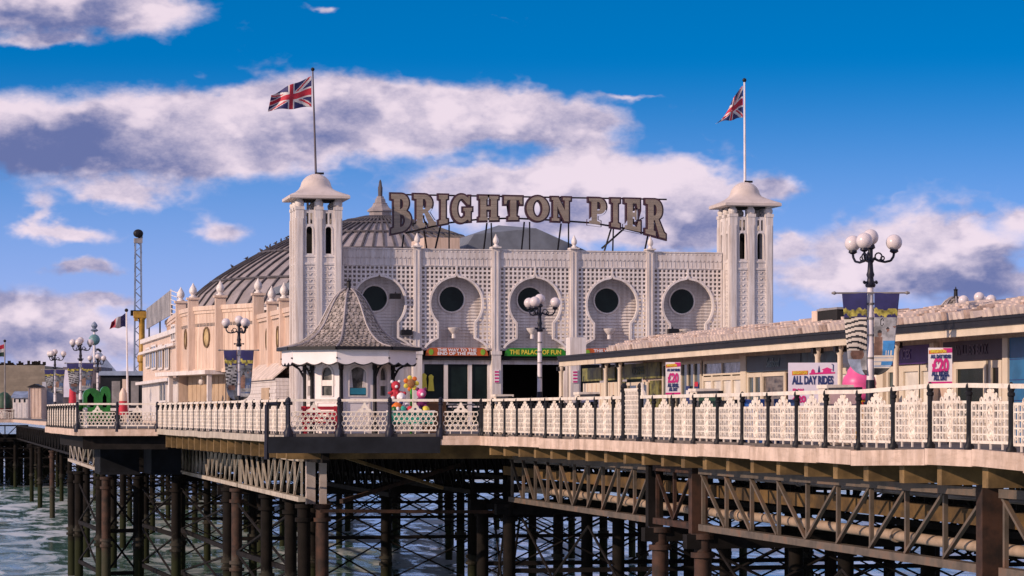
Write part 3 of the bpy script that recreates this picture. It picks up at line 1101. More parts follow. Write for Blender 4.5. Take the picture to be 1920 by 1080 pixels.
def rail_run(name, label, pts, step, kind, skip=(), post=None, sm=None):
    """posts, panels and top rails along pts [(Vector, dz)]"""
    root = thing(name, label, 'railing', (pts[0][0].x, pts[0][0].y, 0), group=None)
    L = sum((b[0] - a[0]).length for a, b in zip(pts[:-1], pts[1:]))
    n = max(1, round(L / step))
    sm = sm or polyline_sample(pts, L / n - 1e-6)
    for i, (p, dz) in enumerate(sm):
        link_mesh('post', post or POST_ME, root, Vector((p.x, p.y, dz - .06)) - Vector(root.location))
    for i, ((a, za), (b, zb)) in enumerate(zip(sm[:-1], sm[1:])):
        if i in skip:
            continue
        d = b - a
        ang = math.atan2(d.y, d.x)
        if kind == 'ring':
            w = round(d.length - .16, 2)
            if w not in RING_ME:
                RING_ME[w] = ring_panel(w).mesh('lattice_panel', RAILW)
            me = RING_ME[w]
        else:
            me = PANEL_ME
        o = link_mesh('lattice_panel', me, root, Vector((a.x, a.y, (za + zb) / 2 - .03)) + d.normalized() * (.06 if kind != 'ring' else .08) - Vector(root.location), (0, 0, ang))
        if kind != 'ring':
            o.scale = ((d.length - .12) / (W0 - .12), 1, 1)
        t = MB()
        dn = d.normalized()
        t.bar((a.x, a.y, za + 1.145), (b.x, b.y, zb + 1.145), .075, .085)
        t.build('handrail', RAILW, root)
    return root, sm


main_pts = [(p, z) for p, z in EDGE]
# trim the near end a little beyond the picture edge


def edge_at(u):
    for (a, za), (b, zb) in zip(EDGE[:-1], EDGE[1:]):
        # the point of this stretch that stands in direction u
        d = plan(u, 1.0)
        e = b - a
        den = d.x * e.y - d.y * e.x
        t = -(d.x * a.y - d.y * a.x) / den
        if -1e-3 <= t <= 1.001:
            return (a.lerp(b, t), za + (zb - za) * t)


POST_U = [905.5, 924, 947, 970, 997, 1024, 1053, 1084, 1117, 1150, 1169.7, 1201.7, 1226, 1262, 1302, 1346, 1392, 1441, 1494, 1549, 1610, 1675, 1744, 1817, 1896, 1980, 2070, 2165]
mroot, msm = rail_run('railing', 'long white lattice railing with black posts in front of the shop row', main_pts[:-1], W0, 'crown', skip=(10,), sm=[edge_at(u) for u in POST_U])
rail_run('railing', 'ring-pattern white railing across the front of the slate-roofed kiosk platform', [(P_PLAT_L, 0), (P_PLAT, 0)], 1.72, 'ring', post=POSTH_ME)
rail_run('railing', 'single white lattice panel between the kiosk platform and the long railing', [(P_PLAT + Vector((.01, .02, 0)), 0), (P_FRONT_R + Vector((-.06, .01, 0)), 0)], 1.5, 'ring')
rail_run('railing', 'white railing with close black posts in front of the peach side wall', [(P_PLAT_L + Vector((-.01, .3, 0)), 0), (P_SIDE_B, 0)], W0, 'crown')
rail_run('railing', 'white ring-pattern railing in front of the green ride', [(P_BUMP_R, 0), (P_SIDE_B + Vector((-.05, 0, 0)), 0)], 1.66, 'ring', post=POSTH_ME)
rail_run('railing', 'white railing seen almost end on at the jutting deck corner', [(P_BUMP_L, 0), (P_BUMP_R + Vector((0, .05, 0)), 0)], W0, 'crown')
rail_run('railing', 'distant white railing of the far pier at the left edge', [(P_FARL, 0), (P_FAR, 0)], 3.2, 'crown')

# dark gate post left of the platform corner
p = at(500, 775, 93)
g = MB()
g.cyl((p.x, p.y, -.9), (p.x, p.y, 1.0), .09, .07, 8)
g.cyl((p.x - .02, p.y, 1.02), (p.x + .9, p.y, 1.06), .07, None, 8)
tag(g.build('bent_pipe', NAVYI, smooth=40), 'bent blue black pipe standing outside the platform railing', 'pipe')

# tall cast panel standing in the long railing
pa = on_x(1170, 775, 0.01) if False else None
a, b = edge_at(1169.7)[0], edge_at(1201.7)[0]
d = (b - a)
tr = thing('gate_panel', 'tall pierced white panel between two black posts, higher than the railing', 'panel', (a.x, a.y, 0), math.atan2(d.y, d.x))
tm = ornate_panel(d.length, tall=True)
tm.build('pierced_panel', RAILW, tr, local=True)
tp = post_mesh(1.52, .075).mesh('post', BLACK, 40)
link_mesh('post', tp, tr, (0, 0, -.06)); link_mesh('post', tp, tr, (d.length, 0, -.06))
for (s, x) in ((-1, -.02), (1, d.length + .02)):
    q = MB()
    q.prism([(0, 0), (s * .36, 0), (s * .30, .10), (s * .14, .16), (s * .09, .34), (0, .36)], [], -.02, .04, lambda aa, bb, dd: Vector((x + aa, dd, 1.18 + bb)))
    q.build('scroll_bracket', RAILW, tr, local=True)


# benches with white panelled ends behind the long railing
def bench(u, zc, back, label, name='bench'):
    a = plan(u, zc)
    t = (EDGE[3][0] - EDGE[1][0]).normalized()
    off = Vector((-t.y, t.x, 0))
    if off.x < 0:
        off = -off
    a = a + off * .10
    ang = math.atan2(t.y, t.x)
    r = thing('bench', label, 'bench', (a.x, a.y, 0), ang, group='benches backed against the long railing')
    m = MB(); m.box(-.30, .30, .05, .62, 0, 1.26); m.box(-.34, .34, .02, .66, 1.26, 1.34); m.box(-.22, .22, .035, .05, .2, 1.1)
    m.build('end_panel', RAILW, r, local=True)
    m = MB(); m.box(.34, 2.1, .10, .16, .35, 1.14); m.build('backrest', back, r, local=True)
    m = MB(); m.box(.34, 2.1, .06, .20, 1.17, 1.27); m.build('top_rail', BLACK, r, local=True)
    m = MB(); m.box(.34, 2.1, .18, .66, .36, .44); m.build('seat', WOODB, r, local=True)
    return r


bench(918, 90.3, BLACK, 'black-backed bench with white end just right of the ring-pattern panels')
bench(1073, 80.3, mat('lilac_board', (.38, .36, .50), .5), 'pale lilac-backed bench with white end left of the tall pierced panel')
bench(1289, 69.1, DGREEN, 'dark green-backed bench with white end right of the first price placard')
bench(1531, 59.9, mat('dull_plum_board', (.32, .22, .24), .5), 'plum-backed bench with white end beside the big white board')
for (u, zc, w, m, lb) in ((1385, 67, 1.2, mat('blue_canvas', (.02, .10, .38), .6), 'bright blue windbreak panel behind the long railing'),
                          (1445, 64, 1.5, mat('deep_blue_canvas', (.015, .05, .17), .6), 'deep blue windbreak panel behind the long railing'),
                          (1335, 69.5, 1.3, BLACK, 'black windbreak panel behind the long railing'),
                          (995, 85, 13.0, BLACK, 'long black windbreak behind the railing below the green sign')):
    a = edge_at(u)[0] + Vector((.42, .1, 0))
    t = MB(); t.box(a.x - .04, a.x + .04, a.y - w / 2, a.y + w / 2, .12, 1.02)
    for k in (-1, 1):
        t.box(a.x - .06, a.x + .06, a.y + k * w / 2 - .03, a.y + k * w / 2 + .03, 0, 1.04)
    tag(t.build('windbreak', m), lb, 'windbreak', 'windbreak panels behind the railing')


# =================================================================== THE DOMED PAVILION
YF = 141.0                       # plane of the pierced screen
PX = [21.20, 25.52, 29.84, 34.19, 38.48, 42.80]      # pilaster centre lines (ends run into the towers)
SCR_T, PAR_T = 8.62, 9.56
REC = 0.80                       # depth of the recess behind the screen
pav = thing('pavilion', 'broad white domed pavilion with pierced screen front and round windows', 'pavilion', (32.0, YF, 0))


def key_half(z):
    """half width of the keyhole opening at height z"""
    zc, r = 6.62, 1.45
    if z < 4.62:
        t = max(0.0, (z - 4.22) / 0.40)
        return 1.72 - 0.42 * t ** 1.6
    if z < 4.76:
        return 1.30 - (z - 4.62) / .14 * .27
    if z < 5.60:
        return 1.03
    if z < zc + r:
        return math.sqrt(max(0, r * r - (z - zc) ** 2))
    return max(0.0, .10 * (1 - (z - zc - r) / .18))


def key_outline():
    L = []
    z = 4.22
    while z < 8.28:
        L.append((key_half(z), z))
        z += .06 if z < 7.9 else .02
    L.append((0.0, 8.30))
    return L


kl = key_outline()
outline = [(-x, z) for x, z in kl] + [(x, z) for x, z in reversed(kl[:-1])]


def lattice_mesh(hw):
    """pierced square grid of one bay outside the keyhole, a from -hw to hw"""
    m = MB()
    pitch = 0.237
    n = int(round(2 * hw / pitch))
    p = 2 * hw / n
    zz = np.arange(4.20, SCR_T + .001, .02)
    for i in range(n + 1):
        x = -hw + i * p
        run = None
        for z in list(zz) + [None]:
            ok = z is not None and abs(x) > key_half(z) + .02
            if ok and run is None:
                run = z
            if (not ok) and run is not None:
                e = (z if z is not None else SCR_T + .02) - .02
                if e - run > .05:
                    m.box(x - .048, x + .048, 0, .09, run, e)
                run = None
    rows = int(round((SCR_T - 4.2) / pitch))
    for j in range(rows + 1):
        z = 4.2 + (SCR_T - 4.2) * j / rows
        k = key_half(z) + .02 if z > 4.22 else 1.72
        if k >= hw:
            continue
        if z > 8.28:
            m.box(-hw, hw, .004, .086, z - .048, z + .048)
        else:
            m.box(-hw, -k, .004, .086, z - .048, z + .048)
            m.box(k, hw, .004, .086, z - .048, z + .048)
    return m


HW = 1.93
LATT = lattice_mesh(HW).mesh('pierced_screen', TRIM)
tm = MB()
tm.ribbon(outline, .11, -.07, .16, lambda a, b, d: Vector((a, d, b)))
tm.box(-.05, .05, -.05, .10, 8.26, SCR_T)
KEYT = tm.mesh('keyhole_trim', TRIM)
# boards of the recessed wall
bm = MB()
z = 4.2
while z < 8.65:
    bm.add([(-HW - .2, -.035, z), (HW + .2, -.035, z), (HW + .2, .028, z + .168), (-HW - .2, .028, z + .168)], [(0, 1, 2, 3)])
    bm.add([(-HW - .2, -.035, z), (HW + .2, -.035, z), (HW + .2, .03, z), (-HW - .2, .03, z)], [(3, 2, 1, 0)])
    z += .168
BOARDS = bm.mesh('clapboard', WHITE)
wf = MB(); wf.torus((0, 0, 0), .72, .05, 28, 6); WINF = wf.mesh('window_frame', TRIM, 40)
wp = MB(); wp.cyl((0, -.02, 0), (0, .03, 0), .70, None, 32); WINP = wp.mesh('round_window', GLASS)
lm = MB()
lm.lathe([(.10, -.32), (.09, -.12), (.16, -.05), (.30, .10), (.33, .17), (.05, .20)], 14)
lm.box(-.06, .06, .0, .5, -.28, -.2)
UPL = lm.mesh('bowl_uplight', TRIM, 45)
# scalloped parapet panel
pm_ = MB()
pm_.box(-HW - .02, HW + .02, 0, .25, SCR_T, PAR_T - .07)
pm_.box(-HW - .02, HW + .02, -.07, .30, PAR_T - .07, PAR_T)
pm_.box(-HW - .02, HW + .02, -.04, 0, SCR_T, SCR_T + .06)
sc_n = 16
edge = []
for i in range(sc_n):
    c = -HW + 2 * HW * (i + .5) / sc_n
    edge += [(c + HW / sc_n * math.cos(R(t)), SCR_T + .52 - .13 * math.sin(R(t))) for t in (180, 150, 120, 90, 60, 30)]
edge.append((HW, SCR_T + .52))
poly = edge + [(HW, PAR_T - .08), (-HW, PAR_T - .08)]
pm_.prism(poly, [], -.035, .0, lambda a, b, d: Vector((a, d, b)))
for i in range(sc_n + 1):
    x = -HW + 2 * HW * i / sc_n
    pm_.box(x - .012, x + .012, -.018, 0, SCR_T + .07, SCR_T + .52)
    pm_.sphere((x, -.04, PAR_T - .15), .035, 6, 4)
PARA = pm_.mesh('parapet_panel', WHITE, 30)
fl = MB()
fl.lathe([(.26, 0), (.26, .08), (.17, .10), (.14, .18), (.22, .26), (.265, .40), (.22, .56), (.11, .72), (.05, .82), (.01, .90)], 12)
for k in range(8):
    a = k * math.pi / 4
    fl.bar((.24 * math.cos(a), .24 * math.sin(a), .30), (.10 * math.cos(a), .10 * math.sin(a), .72), .05, .03)
FIN = fl.mesh('finial', TRIM, 50)
pl = MB()
pl.box(-.21, .21, -.13, REC, 4.0, PAR_T + .06)
pl.box(-.13, -.07, -.16, -.13, 4.1, PAR_T - .1); pl.box(.07, .13, -.16, -.13, 4.1, PAR_T - .1)
pl.box(-.26, .26, -.28, .4, PAR_T + .06, PAR_T + .14)
pl.box(-.24, .24, -.25, REC, 0, 3.99)
pl.box(-.28, .28, -.29, .5, 3.86, 4.06)
PIL = pl.mesh('pilaster', WHITE)

for i in range(5):
    xc = (PX[i] + PX[i + 1]) / 2 - 32.0
    if i == 0:
        xc += .10
    if i == 4:
        xc -= .02
    o = link_mesh('pierced_screen', LATT, pav, (xc, 0, 0), kind='stuff')
    link_mesh('keyhole_trim', KEYT, pav, (xc, 0, 0))
    link_mesh('clapboard', BOARDS, pav, (xc, REC, 0), kind='stuff')
    w = link_mesh('round_window', WINP, pav, (xc - .12, REC - .02, 6.88))
    link_mesh('window_frame', WINF, w, (0, -.03, 0))
    link_mesh('parapet_panel', PARA, pav, (xc, 0, 0))
    if i in (1, 2, 3, 4):
        link_mesh('bowl_uplight', UPL, pav, (xc - .1, REC - .55, 5.12)).scale = (1.15, 1.0, 1.15)
    s = MB(); s.box(xc - HW - .2 + 32, xc + HW + .2 + 32, YF + .1, YF + REC, 4.10, 4.2); s.build('ledge', WHITE, pav)
    s = MB(); s.box(xc - HW + 32, xc + HW + 32, YF - .05, YF + .3, 3.58, 3.80); s.build('lintel_beam', DARK, pav)
    if i < 4:
        link_mesh('pilaster', PIL, pav, (PX[i + 1] - 32.0, 0, 0))
        link_mesh('finial', FIN, pav, (PX[i + 1] - 32.0, -.05, PAR_T + .14)).scale = (.62, .62, .78)
# hanging floodlights in the recess of the first and last bay
for (u, v) in ((741, 556), (762, 624), (1262, 622)):
    p = on_y(u, v, YF - .2)
    s = MB(); s.box(p.x - .28, p.x + .28, p.y - .2, p.y + .2, p.z - .12, p.z + .16); s.bar((p.x, p.y, p.z + .1), (p.x + .1, p.y + .5, p.z + .25), .06)
    s.build('floodlight', BLACK, pav)

# sign boards above the doors
def door_sign(xc, board, ends, lines, tcol, tcols=None):
    pts = [(-1.72, 3.80), (1.72, 3.80)] + arc(1.34, 3.86, .36, .37, 0, 90, 6) + arc(-1.34, 3.86, .36, .37, 90, 180, 6)
    m = MB(); m.prism(pts, [], -.16, -.06, F_XZ(xc, YF, 0))
    s = m.build('door_sign', board, pav)
    if ends:
        for k in (-1, 1):
            e = MB(); e.prism(arc(k * 1.42, 4.0, .13, .17, 0, 360, 10)[:-1], [], -.175, -.165, F_XZ(xc, YF, 0)); e.build('sign_badge', ends, s)
    for k, (t, z, h) in enumerate(lines):
        me = text_mesh('lettering', t, h, tcols[k] if tcols else tcol, .006, width=2.15 if len(lines) > 1 else 2.85, bold=.008)
        o = link_mesh('lettering', me, s)
        o.location = Vector((xc, YF - .175, z)) - world_loc(pav)
        o.rotation_euler = (R(90), 0, 0)
    return s


bx = [(PX[i] + PX[i + 1]) / 2 for i in range(5)]
door_sign(bx[1], ORANGE, LIME, [('THIS WAY TO THE', 4.10, .22), ('END OF THE PIER', 3.91, .22)], WHTP)
door_sign(bx[2], GREEN, None, [('THE PALACE OF FUN', 4.0, .34)], YELP)
door_sign(bx[3], ORANGE, LIME, [('THIS WAY TO THE', 4.10, .22), ('END OF THE PIER', 3.91, .22)], WHTP)
# ground storey: posts, doors, dark hall inside
for i in range(5):
    x0, x1 = PX[i] + .24, PX[i + 1] - .24
    s = MB()
    s.box(x0, x1, YF + .25, YF + .40, 3.35, 3.58)
    s.build('transom', WHITE, pav)
    if i == 0:
        w = MB(); w.box(x0, x1, YF + .42, YF + .55, 0, 3.36); w.box(x0 + .1, x0 + 1.6, YF + .36, YF + .42, .1, 3.1); w.box(x0 + 1.9, x1 - .1, YF + .36, YF + .42, .1, 3.1)
        w.build('panelled_wall', WHITE, pav)
        continue
    posts = {1: (.0, 1.30, 2.62, 3.70), 2: (.0, 3.62), 3: (.0, 1.3, 2.6, 3.7), 4: (.0, 1.9, 3.7)}[i]
    for q in posts:
        w = MB(); w.box(x0 + q - .02, x0 + q + .20, YF + .24, YF + .44, 0, 3.35); w.build('door_post', WHITE, pav)
    if i != 2:
        for a_, b_ in zip(posts[:-1], posts[1:]):
            g = MB(); g.box(x0 + a_ + .24, x0 + b_ - .06, YF + .32, YF + .35, .12, 3.3)
            gp = g.build('door_pane', GLASS, pav)
            f = MB(); f.box(x0 + a_ + .20, x0 + b_ - .02, YF + .28, YF + .38, 1.02, 1.10); f.box(x0 + a_ + .20, x0 + b_ - .02, YF + .28, YF + .38, 0, .12)
            f.build('door_rail', TRIM, gp)
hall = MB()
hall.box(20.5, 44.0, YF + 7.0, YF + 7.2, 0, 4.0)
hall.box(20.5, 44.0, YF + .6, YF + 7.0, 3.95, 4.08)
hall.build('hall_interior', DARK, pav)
# small red and white notices on the pilasters
for k in (2, 3):
    m = MB(); m.box(PX[k] - .13, PX[k] + .13, YF - .30, YF - .262, 2.35, 3.05)
    n_ = m.build('notice_plate', WHTP, pav)
    m = MB()
    for z in (2.42, 2.60, 2.78, 2.94):
        m.box(PX[k] - .12, PX[k] + .12, YF - .31, YF - .301, z - .05, z + .04)
    m.build('red_bars', MAGP, n_)

# roof behind the parapet
m = MB(); m.box(21.5, 42.7, YF + REC + .2, YF + 30, 8.3, 8.75); m.build('flat_roof', GREYROOF, pav)
m = MB(); m.box(21.3, 42.7, YF + .26, YF + .55, 8.64, 8.74); m.build('recess_ceiling', WHITE, pav)
m = MB(); m.box(21.3, 42.7, YF + REC + .03, YF + REC + .2, 4.0, 9.3); m.box(42.7, 42.9, YF + 1.2, YF + 46, 0, 8.4); m.build('wall', WHITE, pav)
a, b = on_y(835, 462, 149), on_y(1128, 470, 149)
c = on_y(968, 424, 149)
m = MB()
m.add([(a.x, 148, 8.7), (b.x + .5, 148, 9.3), (b.x + .5, 170, 9.3), (a.x, 170, 8.7), (c.x - 2.6, 148.3, c.z - .55), (c.x + 1.0, 148.3, c.z - .15), (c.x + 1, 168, c.z - .1), (c.x - 2.6, 168, c.z - .5), (c.x - .4, 152, c.z + .25), (c.x - .4, 166, c.z + .25)],
      [(0, 1, 5, 4), (1, 2, 6, 5), (2, 3, 7, 6), (3, 0, 4, 7), (4, 5, 8), (5, 6, 9, 8), (6, 7, 9), (7, 4, 8, 9)])
m.build('low_pitched_roof', GREYROOF, pav)
m = MB(); a2, b2 = on_y(795, 468, 147), on_y(862, 441, 147); m.box(a2.x, b2.x, 147, 151, 8.7, b2.z - .15)
m.build('roof_house', CREAM, pav)

# ------------------------------------------------------------------- towers
TY0, TW = 139.75, 2.46


def build_tower():
    root = thing('corner_tower', '', 'tower', (0, 0, 0))
    h = TW / 2
    C = (h, h)
    # corner and middle columns on all four faces
    cm = MB(); cm.box(-.21, .21, -.21, .21, 0, 11.45); cm.box(-.15, .15, -.245, -.21, .2, 11.0); cm.box(-.245, -.21, -.15, .15, .2, 11.0)
    cm.box(-.24, .24, -.24, .24, 11.45, 11.62)
    cm.sphere((0, -.1, 10.95), .10, 8, 6); cm.sphere((-.1, 0, 10.95), .10, 8, 6)
    cme = cm.mesh('column', WHITE)
    cap = MB(); cap.lathe([(.20, 11.62), (.25, 11.72), (.25, 11.85), (.16, 11.96), (.16, 12.02)], 10)
    capm = cap.mesh('column_cap', WHITE, 40)
    for (x, y) in ((.21, .21), (TW - .21, .21), (.21, TW - .21), (TW - .21, TW - .21), (h, .21), (.21, h), (TW - .21, h), (h, TW - .21)):
        c_ = link_mesh('column', cme, root, (x, y, 0))
        link_mesh('column_cap', capm, c_)
    # four sides, two panels each, with slots and arched openings near the top
    pw = (TW - .42 * 3) / 2
    holes = []
    arch = [(-.155, 9.14), (.155, 9.14)] + arc(0, 10.40, .155, .155, 0, 180, 8)
    poly = [(-pw / 2, 0), (pw / 2, 0), (pw / 2, 11.45), (-pw / 2, 11.45)]
    s1 = [(-.165, 10.70), (-.045, 10.70), (-.045, 11.28), (-.165, 11.28)]
    s2 = [(.045, 10.70), (.165, 10.70), (.165, 11.28), (.045, 11.28)]
    pm2 = MB()
    pm2.prism(poly, [arch, s1, s2], 0, .10, lambda a, b, d: Vector((a, d, b)))
    pm2.ribbon([(-.24, 9.10)] + [(x * 1.25, y + (.04 if y > 10.3 else 0)) for x, y in reversed(arch[2:])] + [(.24, 9.10)], .05, -.03, 0, lambda a, b, d: Vector((a, d, b)))
    pm2.box(-pw / 2, pw / 2, -.04, 0, 8.95, 9.04)
    pm2.box(-pw / 2, pw / 2, -.05, 0, 8.55, 8.66)
    # raised pattern of the lower panels
    z = .5
    k = 0
    while z < 8.4:
        for x in (-.15, .15):
            pm2.ribbon([(x - .13, z), (x - .05, z + .12), (x + .05, z + .12), (x + .13, z)], .035, -.03, 0, lambda a, b, d: Vector((a, d, b)))
        pm2.box(-.30, .30, -.022, 0, z + .20, z + .24)
        z += .34
        k += 1
    pmm = pm2.mesh('pierced_panel', WHITE)
    for side in range(4):
        for k in (0, 1):
            t = .42 + pw / 2 + k * (pw + .42)
            loc, rz = {0: ((t, .065, 0), 0), 1: ((TW - .065, t, 0), R(90)), 2: ((TW - t, TW - .065, 0), R(180)), 3: ((.065, TW - t, 0), R(270))}[side]
            link_mesh('pierced_panel', pmm, root, loc, (0, 0, rz))
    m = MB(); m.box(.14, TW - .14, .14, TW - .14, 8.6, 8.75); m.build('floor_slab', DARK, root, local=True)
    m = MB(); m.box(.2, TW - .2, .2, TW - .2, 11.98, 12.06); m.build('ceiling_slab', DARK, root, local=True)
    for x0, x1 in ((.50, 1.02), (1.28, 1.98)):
        m = MB(); m.box(x0, x1, 1.0, 1.9, 8.76, 10.62); m.build('dark_core', DARK, root, local=True)  # added dark boxes that keep the arched openings dark inside
    m = MB()
    for k in (.9, 1.5):
        m.box(k - .1, k + .02, 1.7, 1.76, 8.7, 12.0)
    m.build('inner_post', WHITE, root, local=True)
    # swept square roof rising into a round cap
    rings = []
    N = 48
    prof = [(1.56, 12.02, 0.0), (1.60, 12.05, 0.0), (1.60, 12.19, .0), (1.52, 12.25, .02), (1.28, 12.36, .12), (1.06, 12.49, .35), (.90, 12.64, .7), (.82, 12.80, 1), (.77, 12.98, 1),
            (.67, 13.14, 1), (.50, 13.30, 1), (.30, 13.40, 1), (.16, 13.44, 1)]
    for (r, z, rd) in prof:
        ring = []
        for i in range(N):
            a = 2 * math.pi * i / N + math.pi / 4
            c, s = math.cos(a), math.sin(a)
            sq = r / max(abs(c), abs(s))
            rr = sq * (1 - rd) + r * rd
            ring.append(Vector((h + rr * c, h + rr * s, z)))
        rings.append(ring)
    m = MB(); m.loft(rings); m.build('swept_roof', mat('tower_roof_paint', (.62, .53, .49), .5, .08, 1, grime=.35, grime_col=(.3, .24, .2)), root, smooth=35, local=True)
    m = MB(); m.box(h - .05, h + .42, h - .09, h + .09, 13.43, 13.53); m.build('pole_foot', BLACK, root, local=True)
    return root


tw = build_tower()
tw.location = (18.82, TY0, 0)
tw['label'] = 'white corner tower behind the slate-roofed kiosk, dome close beside it'
tw['group'] = 'twin corner towers of the pavilion'
t2 = copy_tree(tw)
t2.location = (42.66, TY0, 0)
t2['label'] = 'white corner tower rising over the tiled shop roof beside open sky'
h = TW / 2


def pole(x, y, z0, z1, r, lean, label, m, cat='flagpole', name='flagpole', group=None):
    root = thing(name, label, cat, (x, y, z0), group=group)
    b = MB(); b.cyl((0, 0, 0), (lean, 0, z1 - z0), r, r * .65, 10)
    b.build('shaft', m, root, smooth=40, local=True)
    b = MB(); b.sphere((lean, 0, z1 - z0 + r), r * 1.6, 10, 7)
    b.build('ball_finial', BLACK, root, smooth=60, local=True)
    return root


pole(18.82 + h, TY0 + h, 13.44, 18.95, .065, -.17, 'thin dark flagpole on the tower behind the kiosk', mat('dark_pole_paint', (.10, .08, .10), .4))
pole(42.66 + h, TY0 + h, 13.44, 19.0, .075, -.03, 'pale flagpole on the tower over the shop roof', POLEW)


def jack(x, y):
    """union flag, x in 0..2 (hoist to fly), y in 0..1 upwards; 0 navy, 1 white, 2 red"""
    dx, dy = x - 1.0, y - .5
    if abs(dx) < .10 or abs(dy) < .10:
        return 2
    if abs(dx) < .167 or abs(dy) < .167:
        return 1
    dl = 1 / math.sqrt(5)
    d1 = (dx * .5 - dy) * 2 * dl      # rising diagonal
    d2 = (dx * .5 + dy) * 2 * dl
    for d, sgn in ((d1, 1), (d2, -1)):
        if abs(d) < .10:
            q = d * (1 if dx > 0 else -1) * sgn
            if 0 <= q < .067:
                return 2
            return 1
    return 0


def flag(name, label, hoist_top, hh, fly, fn, mats, shape, nx=64, ny=36, group=None):
    """cloth grid; shape(s, t) gives the place of fraction s along the fly, t up the hoist"""
    m = MB()
    top = Vector(hoist_top)
    vs = [top + shape(i / nx, j / ny) for j in range(ny + 1) for i in range(nx + 1)]
    m.v = [tuple(v) for v in vs]
    for j in range(ny):
        for i in range(nx):
            o = j * (nx + 1) + i
            m.f.append((o, o + 1, o + nx + 2, o + nx + 1))
            m.m.append(fn(2 * (i + .5) / nx, (j + .5) / ny))
    ob = m.build(name, mats, smooth=60)
    mo = ob.modifiers.new('cloth_thickness', 'SOLIDIFY')
    mo.thickness = .008
    tag(ob, label, 'flag', group)
    return ob


def drape(hh, fly, drop, curl):
    def f(s, t):
        # flies towards -X and sags more at the top than the foot
        x = -fly * s * (1 - .04 * math.sin(3 * s)) * (1 - curl * s * t)
        z = -hh * (1 - t) - drop * (s ** 1.15) * (0.25 + .75 * t)
        y = .17 * math.sin(s * 8.0 + t * 1.6) * s ** .6 + .10 * math.sin(s * 15 + t * 3.0) * s
        z += .04 * math.sin(s * 10 + t * 2)
        return Vector((x, y - .15 * s, z))
    return f


JM = [NAVY, CLOTHW, RED]
flag('union_flag', 'union flag streaming left from the pole of the tower behind the kiosk', (18.82 + h - .23, TY0 + h, 18.62), 1.62, 2.35, jack, JM, drape(1.62, 2.35, 1.05, .06), group='union flags on the towers')
flag('union_flag', 'union flag hanging folded from the pole of the tower over the shop roof', (42.66 + h - .12, TY0 + h, 18.72), 1.72, 1.55, jack, JM, drape(1.72, 1.55, 1.35, .55), group='union flags on the towers')

# ------------------------------------------------------------------- the big roof letters
GL = {}
GL['I'] = (.5, [[(0, 1), (.5, 1), (.5, .86), (.385, .83), (.385, .17), (.5, .14), (.5, 0), (0, 0), (0, .14), (.115, .17), (.115, .83), (0, .86)]])
GL['H'] = (.9, [[(0, 1), (.42, 1), (.42, .87), (.35, .85), (.35, .58), (.55, .58), (.55, .85), (.48, .87), (.48, 1), (.9, 1), (.9, .87), (.83, .85), (.83, .15), (.9, .13), (.9, 0),
                 (.48, 0), (.48, .13), (.55, .15), (.55, .43), (.35, .43), (.35, .15), (.42, .13), (.42, 0), (0, 0), (0, .13), (.07, .15), (.07, .85), (0, .87)]])
GL['T'] = (.84, [[(0, 1), (.84, 1), (.84, .66), (.74, .66), (.68, .83), (.565, .83), (.565, .16), (.65, .13), (.65, 0), (.19, 0), (.19, .13), (.275, .16), (.275, .83), (.16, .83), (.10, .66), (0, .66)]])
GL['N'] = (.9, [[(0, 1), (.32, 1), (.62, .47), (.62, .86), (.53, .88), (.53, 1), (.9, 1), (.9, .88), (.81, .86), (.81, 0), (.60, 0), (.27, .60), (.27, .14), (.37, .12), (.37, 0), (0, 0), (0, .12), (.08, .14), (.08, .86), (0, .88)]])
GL['E'] = (.72, [[(0, 1), (.69, 1), (.69, .69), (.59, .69), (.53, .85), (.37, .85), (.37, .58), (.44, .58), (.46, .67), (.55, .67), (.55, .34), (.46, .34), (.44, .43), (.37, .43), (.37, .15), (.55, .15), (.62, .33), (.72, .33), (.72, 0), (0, 0), (0, .13), (.11, .15), (.11, .85), (0, .87)]])
GL['O'] = (.9, [arc(.45, .5, .45, .53, 0, -360, 28)[:-1], arc(.45, .5, .19, .36, 0, 360, 22)[:-1]])
GL['P'] = (.78, [[(0, 1)] + arc(.45, .70, .32, .30, 90, -90, 10) + [(.37, .40), (.37, .15), (.50, .13), (.50, 0), (0, 0), (0, .13), (.11, .15), (.11, .85), (0, .87)],
                 [(.37, .55), (.41, .55)] + arc(.42, .70, .10, .15, -80, 80, 6) + [(.37, .85)]])
GL['R'] = (.9, [[(0, 1)] + arc(.43, .72, .32, .28, 90, -62, 9) + [(.82, .15), (.9, .12), (.9, 0), (.63, 0), (.42, .42), (.37, .42), (.37, .15), (.46, .13), (.46, 0), (0, 0), (0, .13), (.11, .15), (.11, .85), (0, .87)],
                [(.37, .56), (.40, .56)] + arc(.41, .705, .09, .145, -80, 80, 6) + [(.37, .85)]])
GL['B'] = (.8, [[(0, 1)] + arc(.42, .75, .29, .25, 90, -45, 8) + arc(.42, .29, .38, .29, 60, -90, 9) + [(0, 0), (0, .13), (.11, .15), (.11, .85), (0, .87)],
                [(.36, .60)] + arc(.40, .735, .08, .12, -60, 80, 6) + [(.36, .86)],
                [(.36, .14)] + arc(.41, .29, .13, .15, -85, 75, 7) + [(.36, .45)]])
GL['G'] = (.92, [[(.85, .98), (.85, .64), (.74, .64)] + arc(.46, .5, .20, .36, 55, 305, 16) + [(.62, .22), (.62, .38), (.54, .40), (.54, .53), (.95, .53), (.95, .40), (.88, .38), (.88, 0), (.80, 0), (.75, .07)]
                 + arc(.46, .5, .46, .53, -58, -302, 20) + [(.76, .92), (.79, .98)]])


def signed_area(p):
    return sum(p[i][0] * p[(i + 1) % len(p)][1] - p[(i + 1) % len(p)][0] * p[i][1] for i in range(len(p))) / 2


